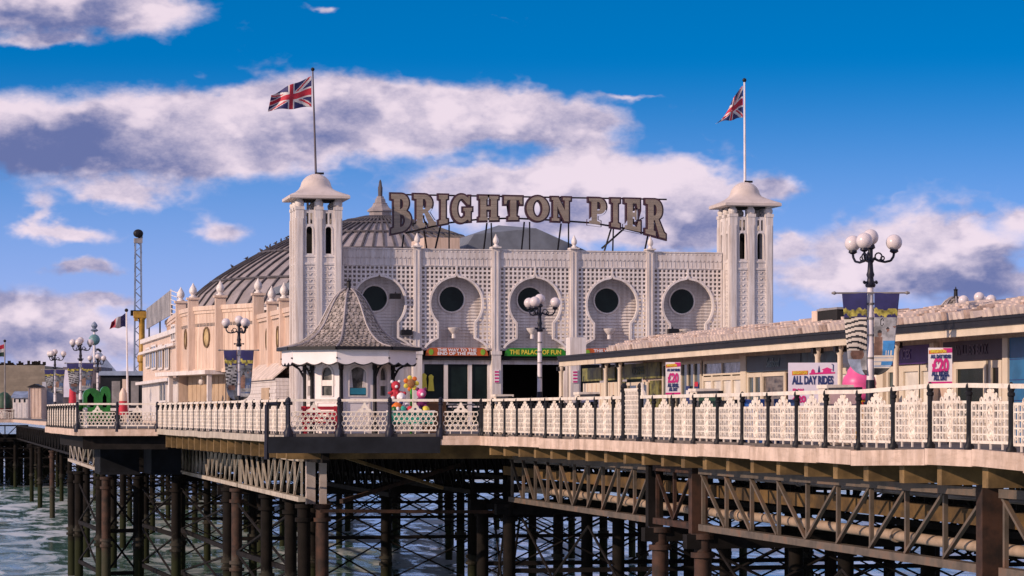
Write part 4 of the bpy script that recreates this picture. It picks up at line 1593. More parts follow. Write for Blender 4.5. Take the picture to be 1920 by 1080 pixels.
def grow(loop, d):
    n = len(loop)
    out = []
    for i in range(n):
        p0, p1, p2 = Vector(loop[i - 1]), Vector(loop[i]), Vector(loop[(i + 1) % n])
        d1, d2 = (p1 - p0).normalized(), (p2 - p1).normalized()
        n1, n2 = Vector((d1.y, -d1.x)), Vector((d2.y, -d2.x))
        b = (n1 + n2)
        if b.length < 1e-4:
            b = n1
        b.normalize()
        k = d / max(.45, b.dot(n1))
        out.append((p1.x + b.x * k, p1.y + b.y * k))
    return out


SIGN_Y = 142.6
sign = thing('roof_sign', 'large arched roof sign reading BRIGHTON PIER in dark-edged letters', 'sign', (31.0, SIGN_Y, 9.0))
LET = [('B', 730, 774), ('R', 772.5, 821), ('I', 819.5, 842.6), ('G', 843.5, 887), ('H', 894.5, 937.5), ('T', 942, 982.5), ('O', 984, 1032), ('N', 1031, 1073),
       ('P', 1101, 1140), ('I', 1142.6, 1165), ('E', 1168, 1204), ('R', 1207, 1251)]
BOT = [(725, 443.5), (775, 433), (821, 425), (843, 421), (890, 417.5), (940, 416), (985, 415.5), (1030, 417), (1072, 419), (1120, 424.5), (1164, 431), (1203, 439), (1255, 453)]
TOP = [(725, 360), (1255, 371.5)]


def interp(tab, u):
    for (a, va), (b, vb) in zip(tab[:-1], tab[1:]):
        if u <= b:
            return va + (vb - va) * (u - a) / (b - a)
    return tab[-1][1]


for i, (ch, ua, ub) in enumerate(LET):
    gw, loops = GL[ch]

    def warp(p):
        u = ua + 3 + (ub - ua - 6) * p[0] / gw
        vt, vb = interp(TOP, u) + 3, interp(BOT, u) - 3
        q = on_y(u, vb + (vt - vb) * p[1], SIGN_Y)
        return (q.x, q.z)
    wl = [[warp(p) for p in l] for l in loops]
    wl = [l if (signed_area(l) > 0) == (k == 0) else l[::-1] for k, l in enumerate(wl)]
    m = MB()
    big = [grow(l, .085) for l in wl]
    m.prism(big[0], big[1:], 0, .22, lambda a, b, d: Vector((a, SIGN_Y + d, b)))
    o = m.build('letter', LEDGE, sign, label='letter ' + ch)
    m = MB()
    sm_ = [grow(l, -.012) for l in wl]
    m.prism(sm_[0], sm_[1:], -.05, -.004, lambda a, b, d: Vector((a, SIGN_Y + d, b)))
    m.build('letter_face', LFACE, o)
# rails, and raking legs down to the roof
def spath(vs, y):
    return [on_y(u, v, y) for u, v in vs]


m = MB()
m.tube(spath([(735, 364.5), (1250, 374)], SIGN_Y + .32), .045, 6)
m.build('top_rail', BLACK, sign)
m = MB()
m.tube(spath([(760, 437), (840, 418), (900, 411), (960, 409), (1040, 413), (1110, 418), (1170, 428), (1245, 446)], SIGN_Y + .32), .05, 6)
m.build('bottom_rail', BLACK, sign)
for (u, v, du) in ((757, 440, -4), (795, 432, 14), (826, 424, -14), (842, 422, 0), (913, 418, -6), (921, 418, 2), (983, 416, -4), (993, 416, 0), (1052, 419, -6), (1066, 419, 0), (1146, 428, -18), (1150, 428, -2), (1215, 440, -8)):
    q = on_y(u, v, SIGN_Y + .32)
    z0 = 8.72
    e = on_y(u + du, v, SIGN_Y + .32)
    m = MB(); m.bar((q.x, q.y, q.z), (e.x, e.y + (.0 if abs(du) < 3 else .6), z0), .07, .07)
    m.build('leg', BLACK if u != 795 else RUST, sign)
m = MB()
a, b = on_y(1172, 427, SIGN_Y + .3), on_y(1128, 466, SIGN_Y + .9)
m.bar(a, b, .09)
a, b = on_y(1207, 408, SIGN_Y + .3), on_y(1175, 425, SIGN_Y + .3)
m.bar(a, b, .06)
m.build('raking_stay', BLACK, sign)


# ------------------------------------------------------------------- dome
DCX, DCY = 31.5, 188.8
dprof = [(14.1, 7.9), (13.3, 8.95), (12.54, 9.60), (11.63, 10.28), (10.44, 11.03), (9.25, 11.70), (8.18, 12.28), (6.85, 12.95), (5.4, 13.52), (4.0, 13.98), (2.7, 14.36), (1.2, 14.72)]


def dome_z(r):
    for (r0, z0), (r1, z1) in zip(dprof[:-1], dprof[1:]):
        if r1 <= r <= r0:
            return z0 + (z1 - z0) * (r0 - r) / (r0 - r1)
    return dprof[-1][1]


m = MB()
m.lathe(dprof, 70, (DCX, DCY, 0))
dome = m.build('dome', LEAD, pav, smooth=50)
m = MB(); m.lathe([(14.0, 0), (14.0, 8.1)], 40, (DCX, DCY, 0)); m.build('drum', WHITE, pav)
NRIB = 70
rb = MB()
for (r0, z0), (r1, z1) in zip(dprof[:-1], dprof[1:]):
    rb.bar((r0, 0, z0 + .02), (r1, 0, z1 + .02), .12, .20)
rme = rb.mesh('rib', LEADD)
dl = Vector((DCX, DCY, 0)) - world_loc(pav)
for k in range(NRIB):
    link_mesh('rib', rme, dome, dl, (0, 0, 2 * math.pi * k / NRIB))
for r in (12.15, 8.75, 6.0, 3.6, 2.4):
    t = MB(); t.torus((DCX, DCY, dome_z(r) + .04), r, .12, 56, 5, ax=(0, 0, 1)); t.build('ring_roll', LEADD, dome)
m = MB()
m.lathe([(1.05, 14.6), (1.05, 14.85), (.80, 14.87), (.80, 15.12), (.95, 15.14), (.95, 15.24), (.62, 15.5), (.50, 15.72), (.52, 15.76), (.40, 15.8), (.36, 16.05), (.28, 16.12), (.24, 16.25)], 8, (DCX, DCY, 0))
m.build('lantern', LEAD, dome)
m = MB()
m.lathe([(.20, 16.2), (.16, 16.3), (.17, 16.9), (.13, 17.0), (.09, 17.3), (.03, 17.45)], 8, (DCX, DCY, 0))
m.build('spire', LEADD, dome)
# birds resting along the shoulder of the dome
bird = MB()
bird.sphere((0, 0, .12), .12, 8, 6, sc3=(1.5, .8, .9)); bird.sphere((.17, 0, .24), .065, 8, 5)
bird.bar((-.16, 0, .12), (-.36, 0, .06), .08, .03); bird.bar((.22, 0, .24), (.29, 0, .23), .02, .02)
bird.box(-.02, .02, -.04, -.02, -.04, .05); bird.box(-.02, .02, .02, .04, -.04, .05)
bme = bird.mesh('perched_bird', FEATH, 60)
va = Vector((DCX, DCY)).normalized()
limb = Vector((-va.y, va.x))
lim_t = [(.02, 0), (.05, 1), (.09, 2), (.16, 3), (.23, 4), (.30, 5), (.34, 6), (.41, 7), (.60, 8), (.78, 9)]


def dome_at(f):
    """place on the left shoulder, f from the upper end (0) to the lower (1)"""
    r = 6.2 + f * 5.6
    for (r0, z0), (r1, z1) in zip(dprof[:-1], dprof[1:]):
        if r1 <= r <= r0:
            return r, z0 + (z1 - z0) * (r0 - r) / (r0 - r1)


for (f, k) in lim_t:
    r, z = dome_at(f)
    o = link_mesh('perched_bird', bme, None, (DCX + limb.x * r, DCY + limb.y * r, z + .16), (0, 0, random.uniform(0, 6)))
    o.scale = (.72, .72, .8)
    tag(o, 'small dark bird perched on the left shoulder of the dome', 'bird', 'birds perched along the dome')
r, z = 7.6, 13.05
p = at(851, 426, 183)
o = link_mesh('perched_bird', bme, None, (p.x, p.y, 13.0), (0, 0, 2.6))
ang = math.atan2(p.y - DCY, p.x - DCX); rr = 4.4
o.location = (DCX + rr * math.cos(ang), DCY + rr * math.sin(ang), dome_z(rr) + .12)
o.scale = (2.0, 2.0, 1.4)
tag(o, 'gull-sized dark bird on the dome just right of the letter G', 'bird')

# ------------------------------------------------------------------- side walls with pinnacles
OVALF = mat('brown_oval_frame', (.16, .10, .05), .6, .2, 2)
OVALG = mat('tan_oval_pane', (.46, .33, .16), .5, .3, 2)


def side_wall(p0, p1, z1, bays, m_wall, oval=None, z0=3.2):
    """wall face from p0 to p1 with upright boards"""
    f = F_LINE(p0, p1)
    L = (Vector(p1) - Vector(p0)).length
    w = MB()
    w.prism([(0, z0), (L, z0), (L, z1), (0, z1)], [], -.25, 0, f)
    n = max(2, int(L / .42))
    for i in range(1, n):
        w.prism([(L * i / n - .02, z0 + .2), (L * i / n + .02, z0 + .2), (L * i / n + .02, z1 - .25), (L * i / n - .02, z1 - .25)], [], 0, .018, f)
    o = w.build('boarded_wall', m_wall, pav)
    c = MB()
    c.prism([(-.1, z1 - .04), (L + .1, z1 - .04), (L + .1, z1 + .22), (-.1, z1 + .22)], [], -.3, .14, f)
    c.prism([(-.05, z1 - .22), (L + .05, z1 - .22), (L + .05, z1 - .05), (-.05, z1 - .05)], [], 0, .07, f)
    c.build('cornice', m_wall, o)
    c = MB()
    c.prism([(-.05, z0 - .06), (L + .05, z0 - .06), (L + .05, z0 + .16), (-.05, z0 + .16)], [], 0, .10, f)
    c.build('base_moulding', m_wall, o)
    for (a_, zz) in (oval or []):
        g = MB(); g.prism([(a_ + x, zz + y) for x, y in arc(0, 0, .33, .52, 0, 360, 22)[:-1]], [], .01, .04, f)
        gg = g.build('oval_window', OVALG, o)
        g = MB(); g.ribbon([(a_ + x, zz + y) for x, y in arc(0, 0, .38, .58, 0, 360, 22)[:-1]], .10, .0, .09, f, closed=True); g.build('oval_frame', OVALF, gg)
    return o


def pinnacle(p, z, wall_z0=3.2, w=.30):
    c = MB(); c.box(p.x - w, p.x + w, p.y - w, p.y + w, wall_z0, z + .55)
    c.box(p.x - w - .09, p.x + w + .09, p.y - w - .09, p.y + w + .09, z + .55, z + .68)
    o = c.build('pinnacle_pier', CREAM, pav)
    d_ = MB(); d_.box(p.x + w + .01, p.x + w + .14, p.y - w - .13, p.y - w + .0, wall_z0, z - .3); d_.build('pier_shade_strip', mat('brown_shade_strip', (.13, .09, .07), .6, .2, 2), o)  # added dark strip standing in for the shade beside the pier
    f = link_mesh('finial', FIN, o, Vector((p.x, p.y, z + .68)) - world_loc(pav))
    f.scale = (.92, .92, 1.0)


S0 = Vector((18.95, 142.3, 0))
S1 = plan(484, 155)
B1, B2, B3 = plan(413, 158), plan(362, 161), plan(339, 166)
B4 = Vector((B3.x + .8, 186, 0))
side_wall(S1, S0, 6.2, 4, CREAM, [((S0 - S1).length * .30, 4.9), ((S0 - S1).length * .62, 4.9)], z0=2.9)
side_wall(B1, S1, 6.9, 2, CREAM)
side_wall(B2, B1, 6.9, 2, CREAM, [((B1 - B2).length * .52, 5.25)])
side_wall(B3, B2, 6.9, 2, CREAM, [((B2 - B3).length * .45, 5.25)])
side_wall(B4, B3, 6.9, 2, CREAM)
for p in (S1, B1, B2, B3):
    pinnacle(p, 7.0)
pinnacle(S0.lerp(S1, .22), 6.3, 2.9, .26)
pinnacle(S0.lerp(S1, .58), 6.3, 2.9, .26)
# roof deck behind the parapets
m = MB(); m.prism([(S0.x, S0.y), (S1.x, S1.y), (B1.x, B1.y), (B2.x, B2.y), (B3.x, B3.y), (B4.x, B4.y), (31, 186), (31, 142.3)], [], 5.9, 6.1, lambda a, b, d: Vector((a, b, d)))
m.build('gutter_roof', GREYROOF, pav)
# lower storey: porch canopy and recessed tan shutters, white boarded lean-to
f = F_LINE(B3, B1)
L = (B1 - B3).length
m = MB(); m.prism([(-2.4, 3.02), (L + .2, 3.02), (L + .2, 3.26), (-2.4, 3.26)], [], -.6, 1.0, f); m.build('porch_canopy', TRIM, pav)
m = MB(); m.prism([(0, 0), (L, 0), (L, 3.02), (0, 3.02)], [], -.6, -.5, f)
sh = m.build('shuttered_front', TAN, pav)
for i in range(9):
    x = L * (i + .5) / 9
    m = MB(); m.prism([(x - L / 20, .1), (x + L / 20, .1), (x + L / 20, 2.9), (x - L / 20, 2.9)], [], -.5, -.46, f); m.build('shutter_leaf', TAN, sh)
for x in (-.1, L * .98):
    m = MB(); m.prism([(x - .11, 0), (x + .11, 0), (x + .11, 3.02), (x - .11, 3.02)], [], .5, .75, f); m.build('porch_post', TRIM, pav)
c_ = f(L * .62, 2.65, .2)
m = MB(); m.lathe([(.04, .3), (.05, .12), (.16, .08), (.19, -.1), (.12, -.22), (.02, -.26)], 10, c_); m.build('porch_lantern', TRIM, pav, smooth=50)
f = F_LINE(S1, S0)
L = (S0 - S1).length
lt = MB()
z = 0.0
while z < 2.55:
    lt.prism([(-1.4, z), (L, z), (L, z + .19), (-1.4, z + .19)], [], .0, .9 - .02 * ((z * 10) % 2), f)
    z += .20
lt.build('boarded_lean_to', WHITE, pav)
m = MB(); m.prism([(L * .60, .0), (L * .82, .0), (L * .82, 2.1), (L * .60, 2.1)], [], .9, .93, f); m.build('side_door', TAN, pav)
m = MB(); a_, b_ = f(-1.4, 2.62, 1.05), f(L, 2.62, 1.05); c2, d2 = f(L, 3.5, 0.02), f(-1.4, 3.5, 0.02)
lo = Vector((0, 0, -.1))
m.add([a_, b_, c2, d2, a_ + lo, b_ + lo, c2 + lo, d2 + lo], [(0, 1, 2, 3), (7, 6, 5, 4), (0, 4, 5, 1), (1, 5, 6, 2), (2, 6, 7, 3), (3, 7, 4, 0)])
m.build('sloping_canvas', mat('pale_canvas', (.66, .55, .48), .7, .15, 2, grime=.4, grime_col=(.3, .2, .15)), pav)

# ------------------------------------------------------------------- annex left of the dome
AX = 15.15
ay0, ay1 = B3.y + .6, yof(268, AX)
ann = thing('annex', 'peach flat-roofed annex left of the dome with a band of windows', 'building', (AX, ay0, 0))
m = MB(); m.box(AX, AX + 9, ay0, ay1, 0, 5.9); m.build('wall', CREAM, ann)
m = MB(); m.box(AX - .22, AX, ay0, ay1, 5.75, 6.05); m.box(AX - .35, AX, ay0, ay1, 4.95, 5.12); m.build('parapet_coping', TRIM, ann)
m = MB(); m.box(AX - .55, AX, ay0, ay1, 2.75, 2.95); m.build('ledge', TRIM, ann)
m = MB(); m.box(AX - .06, AX - .005, ay0, ay1, .2, 2.74); m.build('white_lower_wall', WHITE, ann)
for (u0, u1, v0, v1) in ((276, 283, 655, 688), (286, 295, 650, 690), (299, 307, 650, 690), (312, 319, 648, 690), (302, 314, 717, 752), (324, 331, 612, 636)):
    a, b = on_x(u0, v0, AX), on_x(u1, v1, AX)
    m = MB(); m.box(AX - .085, AX - .065, b.y, a.y, b.z, a.z)
    w = m.build('window', SHOPG, ann)
    m = MB()
    for yy in (b.y, a.y, (a.y + b.y) / 2):
        m.box(AX - .13, AX - .07, yy - .07, yy + .07, b.z, a.z)
    m.box(AX - .13, AX - .07, b.y, a.y, a.z - .05, a.z + .08); m.box(AX - .13, AX - .07, b.y, a.y, b.z - .08, b.z + .05)
    m.build('window_frame', TRIM, w)
# back of a hoarding on the annex roof
p0, p1 = at(276, 612, 190), at(320, 612, 178)
f = F_LINE(p0, p1)
L = Vector((p1.x - p0.x, p1.y - p0.y)).length
hb = thing('roof_hoarding', 'grey sheet hoarding standing on the peach annex roof', 'hoarding', (p0.x, p0.y, p0.z))
n = 9
for i in range(n):
    x0, x1 = L * i / n + .01, L * (i + 1) / n - .01
    t0, t1 = 1.25 + .75 * i / n, 1.25 + .75 * (i + 1) / n
    m = MB(); m.prism([(x0, -.2 + .06 * i), (x1, -.2 + .06 * (i + 1)), (x1, t1), (x0, t0)], [], 0, .06, f); m.build('sheet', GREYM, hb)
m = MB()
for i in range(6):
    q = f(L + .1, 2.0 - i * .3, 0)
    m.bar(q, q + Vector((.42, -.2, -.16)), .10, .05)
m.bar(f(L + .04, -.3, .0), f(L + .04, 2.1, .0), .08)
m.bar(f(L + .04, -.3, .0) + Vector((.42, -.2, 0)), f(L + .04, 2.0, .0) + Vector((.42, -.2, -.1)), .06)
m.build('bracing', TRIM, hb)
m = MB()
for x in (.3, L * .5, L - .2):
    q = f(x, -.1, -.1); m.bar((q.x, q.y, 5.9), (q.x, q.y, q.z + 1.2), .1)
m.build('support_posts', BLACK, hb)


# =================================================================== SLATE-ROOFED KIOSK
KWHITE = mat('kiosk_white_paint', (.82, .76, .77), .45, .04, 1.0, grime=.15, grime_col=(.45, .36, .3))


def octa(r, z, rot):
    return [Vector((r * math.cos(rot + math.pi / 4 * k), r * math.sin(rot + math.pi / 4 * k), z)) for k in range(8)]


def build_kiosk(loc, label, group):
    root = thing('kiosk', label, 'kiosk', (0, 0, 0), group=group)
    RO = 2.40
    rot = R(-90 - 22.5 + 4.0)       # vertex to the left of the face that looks at the promenade
    # swept roof profile
    prof = [(RO + .12, 2.98), (2.06, 3.07), (1.74, 3.18), (1.46, 3.36), (1.22, 3.57), (1.03, 3.81), (.87, 4.12), (.70, 4.45), (.53, 4.73), (.36, 4.93), (.20, 5.04), (.10, 5.08)]

    def r_at(z):
        for (r0, z0), (r1, z1) in zip(prof[:-1], prof[1:]):
            if z0 <= z <= z1:
                return r0 + (r1 - r0) * (z - z0) / (z1 - z0)
        return .1
    m = MB(); m.loft([octa(r - .03, z, rot) for r, z in prof]); roof = m.build('roof', SLATE, root, local=True)
    # fish-scale slates in staggered courses, every face
    sl = MB()
    rows = 24
    # walk the profile by arc length
    acc = [0]
    for (r0, z0), (r1, z1) in zip(prof[:-1], prof[1:]):
        acc.append(acc[-1] + math.hypot(r1 - r0, z1 - z0))

    def along(s):
        for k in range(len(acc) - 1):
            if s <= acc[k + 1]:
                t = (s - acc[k]) / (acc[k + 1] - acc[k])
                return prof[k][0] + (prof[k + 1][0] - prof[k][0]) * t, prof[k][1] + (prof[k + 1][1] - prof[k][1]) * t
        return prof[-1]
    rnd = random.Random(5)
    for row in range(rows):
        s0, s1 = acc[-1] * row / rows, acc[-1] * (row + 1.25) / rows
        (ra, za), (rb, zb) = along(s0), along(min(s1, acc[-1]))
        A, B = octa(ra, za, rot), octa(rb, zb, rot)
        for k in range(8):
            a0, a1, b0, b1 = A[k], A[(k + 1) % 8], B[k], B[(k + 1) % 8]
            wid = (a1 - a0).length
            n = max(1, int(wid / .17))
            mid = (a0 + a1) / 2
            outw = Vector((mid.x, mid.y, 0)).normalized() * .6 + Vector((0, 0, .8))
            off = .5 if row % 2 else 0.0
            for i in range(n + (1 if off else 0)):
                t0, t1 = max(0, (i - off) / n), min(1, (i + 1 - off) / n)
                if t1 - t0 < .05:
                    continue
                lift = outw * (.022 + rnd.uniform(0, .016))
                g = .06 / n
                p0, p1 = a0.lerp(a1, t0 + g), a0.lerp(a1, t1 - g)
                q0, q1 = b0.lerp(b1, t0 + g), b0.lerp(b1, t1 - g)
                tip = a0.lerp(a1, (t0 + t1) / 2) * 1.0
                h0, h1 = p0.lerp(q0, .35), p1.lerp(q1, .35)
                sl.add([tip + lift, h1 + lift, q1 + lift * .2, q0 + lift * .2, h0 + lift, tip, h1, h0], [(0, 1, 2, 3, 4), (0, 5, 6, 1), (4, 7, 5, 0)])
    o = sl.build('slates', SLATE, root, local=True, kind='stuff')
    hips = MB()
    for k in range(8):
        pts = [octa(r + .03, z + .03, rot)[k] for r, z in prof]
        hips.tube(pts, .035, 5)
    hips.build('hip_rolls', mat('pale_lead_roll', (.34, .30, .31), .5, .15), root, smooth=60, local=True)
    m = MB(); m.lathe([(.16, 5.02), (.17, 5.1), (.08, 5.14), (.07, 5.35), (.10, 5.38), (.03, 5.42), (.01, 5.5)], 10); m.build('spike', BLACK, root, local=True)
    # gutter, valance with waved lower edge
    g = MB()
    A, B = octa(RO + .14, 2.96, rot), octa(RO + .14, 2.96, rot)
    for k in range(8):
        g.bar(A[k], A[(k + 1) % 8], .13, .12)
    g.build('gutter', BLACK, root, local=True)
    RV = RO - .02
    V = octa(RV, 0, rot)
    for k in range(8):
        p0, p1 = V[k], V[(k + 1) % 8]
        L = (p1 - p0).length
        f = F_LINE(p0, p1)
        n = 3
        low = []
        for i in range(n):
            for j in range(6):
                t = (i + j / 6) / n
                low.append((L * t, 2.46 - .085 * abs(math.sin(math.pi * (t * n)))))
        low.append((L, 2.46))
        m = MB(); m.prism(low + [(L, 2.92), (0, 2.92)], [], -.03, .03, f)
        va = m.build('valance', KWHITE, root, local=True)
        m = MB(); m.ribbon(low, .035, -.045, .045, f); m.build('valance_edge', BLACK, va, local=True)
    m = MB(); m.prism([(p.x, p.y) for p in octa(RV - .03, 0, rot)], [], 2.84, 2.9, lambda a, b, d: Vector((a, b, d))); m.build('soffit', WHITE, root, local=True)
    # cabin: corner posts, walls, windows, door
    RC = 1.53
    C = octa(RC, 0, rot)
    pm = MB(); pm.lathe([(.11, 0), (.11, .3), (.07, .36), (.065, 2.2), (.09, 2.25), (.09, 2.35), (.07, 2.84)], 8)
    pme = pm.mesh('corner_post', BLACK, 45)
    for k in range(8):
        p0, p1 = C[k], C[(k + 1) % 8]
        L = (p1 - p0).length
        f = F_LINE(p0, p1)
        link_mesh('corner_post', pme, root, p0 * 1.03)
        # cast bracket reaching out to the eaves
        o_ = p0.normalized()
        b = MB()
        pts = [p0 * 1.04 + Vector((0, 0, 1.72)), p0 * 1.06 + Vector((0, 0, 1.98)), p0 * 1.16 + Vector((0, 0, 2.26)), p0 * 1.34 + Vector((0, 0, 2.44)), p0 * 1.56 + Vector((0, 0, 2.50))]
        b.tube(pts, .04, 5)
        tt = Vector((-o_.y, o_.x, 0))
        b.torus(p0 * 1.12 + Vector((0, 0, 2.50)), .11, .03, 10, 4, ax=tt)
        b.torus(p0 * 1.30 + Vector((0, 0, 2.58)), .07, .025, 8, 4, ax=tt)
        b.torus(p0 * 1.07 + Vector((0, 0, 2.16)), .06, .025, 8, 4, ax=tt)
        b.bar(p0 * 1.02 + Vector((0, 0, 2.68)), p0 * 1.6 + Vector((0, 0, 2.62)), .05, .05)
        b.build('bracket', BLACK, root, local=True)
        q_ = .26 if k == 0 else .34
        arch = [(q_, 1.30), (L - q_, 1.30), (L - q_, 2.05)] + arc(L / 2, 2.05, (L - 2 * q_) / 2, .30, 0, 180, 10)[1:-1] + [(q_, 2.05)]
        m = MB(); m.prism([(0.02, 0), (L - .02, 0), (L - .02, 2.84), (.02, 2.84)], [arch], -.10, 0, f)
        w = m.build('cabin_wall', KWHITE, root, local=True)
        m = MB(); m.prism([(.2, 1.25), (L - .2, 1.25), (L - .2, 2.45), (.2, 2.45)], [], -.08, -.06, f); m.build('window', mat('dim_kiosk_glass', (.10, .095, .09), .3, .5, 4, spec=.3), w, local=True)
        m = MB()
        m.ribbon(arch, .07, -.05, .03, f, closed=True)
        if k != 0:
            m.prism([(.26, 1.66), (L - .26, 1.66), (L - .26, 1.86), (.26, 1.86)], [], -.06, .01, f)
        m.prism([(.14, .2), (L - .14, .2), (L - .14, 1.12), (.14, 1.12)], [[(.2, .26), (.2, 1.06), (L - .2, 1.06), (L - .2, .26)]], 0, .025, f)
        m.build('window_surround', TRIM, w, local=True)
        if k == 0:
            m = MB(); m.prism([(.30, 1.36), (L - .30, 1.36), (L - .30, 1.58), (.30, 1.58)], [], -.03, .02, f); m.build('blue_notice', mat('teal_notice', (.02, .22, .33), .5), w, local=True)
            m = MB(); m.prism([(.30, 1.60), (.42, 1.60), (.36, 2.2), (.30, 2.1)], [], -.05, -.02, f); m.prism([(L - .42, 1.60), (L - .30, 1.60), (L - .30, 2.1), (L - .36, 2.2)], [], -.05, -.02, f)
            m.build('curtain', CLOTHW, w, local=True)
    m = MB(); m.prism([(p.x, p.y) for p in octa(RC - .12, 0, rot)], [], 0.02, 1.2, lambda a, b, d: Vector((a, b, d))); m.build('counter', WHITE, root, local=True)
    root.location = loc
    return root


kc = plan(654, 94.4)
k1 = build_kiosk(kc, 'small eight-sided white kiosk with swept slate roof on the platform before the left tower', 'eight-sided kiosks')
k2 = copy_tree(k1)
p = at(1792, 775, 101)
k2.location = (p.x, p.y, 0)
k2['label'] = 'kiosk whose roof spike just shows above the shop row tiles beside the lamp globes'


# =================================================================== LAMP POSTS
def build_lamp(label, group):
    root = thing('lamp_post', label, 'lamp post', (0, 0, 0), group=group)
    m = MB(); m.lathe([(.24, 0), (.24, .25), (.17, .32), (.15, .9), (.17, .95), (.12, 1.0), (.105, 1.5)], 12); m.build('base', NAVYI, root, smooth=45, local=True)
    m = MB(); m.lathe([(.092, 1.5), (.085, 2.6), (.075, 3.72)], 12); m.build('shaft', POLEW, root, smooth=45, local=True)
    for z in (2.0, 2.55, 2.95, 3.3):
        m = MB(); m.lathe([(.098, z), (.104, z + .02), (.098, z + .05)], 12); m.build('shaft_band', GREYM, root, smooth=45, local=True)
    m = MB()
    m.lathe([(.11, 3.72), (.13, 3.78), (.09, 3.84), (.075, 3.95), (.10, 4.02), (.075, 4.10), (.06, 4.30), (.10, 4.36), (.06, 4.42), (.06, 4.62), (.12, 4.66), (.10, 4.74)], 12)
    for k in range(4):
        a = k * math.pi / 2 + .4
        m.cyl((0, 0, 3.84), (.19 * math.cos(a), .19 * math.sin(a), 3.84), .022, None, 5)
        m.sphere((.2 * math.cos(a), .2 * math.sin(a), 3.84), .04, 6, 4)
    m.build('upper_column', NAVYI, root, smooth=50, local=True)
    for k, ad in enumerate((-4, 116, 236)):
        a = R(ad)
        d = Vector((math.cos(a), math.sin(a), 0))
        t = Vector((-d.y, d.x, 0))
        m = MB()
        pts = [d * .07 + Vector((0, 0, 4.42)), d * .20 + Vector((0, 0, 4.36)), d * .36 + Vector((0, 0, 4.33)), d * .50 + Vector((0, 0, 4.36)), d * .57 + Vector((0, 0, 4.46)), d * .585 + Vector((0, 0, 4.56))]
        m.tube(pts, .030, 6)
        m.torus(d * .20 + Vector((0, 0, 4.46)), .085, .02, 12, 5, ax=t)
        m.torus(d * .30 + Vector((0, 0, 4.42)), .045, .018, 10, 4, ax=t)
        m.lathe([(.05, 4.54), (.11, 4.58), (.10, 4.63)], 10, d * .585)
        ar = m.build('arm', NAVYI, root, smooth=50, local=True)
        g = MB(); g.sphere(d * .585 + Vector((0, 0, 4.80)), .195, 20, 12); g.build('globe', GLOBE, ar, smooth=80, local=True)
    g = MB(); g.sphere((0, 0, 4.92), .195, 20, 12); g.build('globe', GLOBE, root, smooth=80, local=True)
    return root


lamp = build_lamp('globe lamp post with long collage banners before the shop row', 'globe lamp posts along the pier')
lamp_spots = [(1632, 63.9, 0, 1.0, None), (1012, 98.6, 3, 1.0, 'plain globe lamp post in front of the green door sign'),
              (448, 120.5, 55, 1.0, 'globe lamp post with dark banners before the peach side wall'), (151, 154, 20, 1.0, 'globe lamp post with banners just left of the teal ball'),
              (103, 183, 10, 1.0, 'globe lamp post with banner beside the cream hut'), (183, 198, 80, 1.0, 'low looking globe lamp post right below the teal ball'),
              (1836, 97.0, 58, 1.0, 'globe lamp post of which only the globes show above the shop tiles')]
lamps = []
for i, (u, zc, rz, s, lb) in enumerate(lamp_spots):
    p = at(u, 775, zc)
    o = lamp if i == 0 else copy_tree(lamp)
    o.location = (p.x, p.y, 0)
    o.rotation_euler = (0, 0, R(rz))
    if lb:
        o['label'] = lb
    lamps.append((o, p))


# banners: a pair of tapering cloths on a spiked rail
def banner_fn(side):
    def fn(a, b):
        """a 0..1 across from the pole outwards, b 0..1 upwards; returns a print"""
        if b > .84:
            return 0                                    # navy head
        if b > .70:
            c = math.sin(a * 9 + side) * .018 + math.sin(a * 23) * .012
            return 1 if (.725 + c < b < .80 + c * .7) else 0
        if side < 0:
            if b > .30:
                s = math.sin(b * 95 + 2.2 * math.sin(a * 4 + b * 6))
                return 2 if s > -.25 else 3
            if b > .19:
                return 6 if (a - .5) ** 2 * 4 + (b - .25) ** 2 * 90 < .5 else 4
            return 7 if a > .35 else 4 if b > .06 else 3
        if b > .60:
            d = math.hypot((a - .35) * .6, b - .64)
            return 3 if .035 < d < .05 else 4
        for (ca, cb, rr) in ((.25, .50, .085), (.62, .55, .06), (.92, .60, .07)):
            if math.hypot((a - ca) * .5, b - cb) < rr * (.6 if b > cb else .5):
                return 3 if b > cb + rr * .12 else 6
        if .24 < b < .42 and a > .42:
            return 2 if (b < .30 and .5 < a < .9 and int(a * 16) % 2) else 5
        if b > .24:
            return 6 if a < .40 and b < .46 else 4
        if b > .08:
            return 5 if (.12 < b < .17 and a > .4) else (2 if int(b * 60) % 3 else 7)
        return 3
    return fn


BM = [NAVY, GOLDB, mat('cream_print', (.62, .55, .48), .6, .06, 4), BLKP, GREYB, BLUEB, SKIN, mat('pale_blue_print', (.34, .40, .52), .6, .2, 6)]
DIMB = [NAVY, GOLDB, GREYB, BLKP, mat('dark_photo_print', (.10, .11, .14), .6, .5, 5), mat('dark_blue_print', (.05, .09, .20), .6, .3, 5), SKIN, mat('dim_blue_print', (.13, .15, .21), .6, .3, 5)]


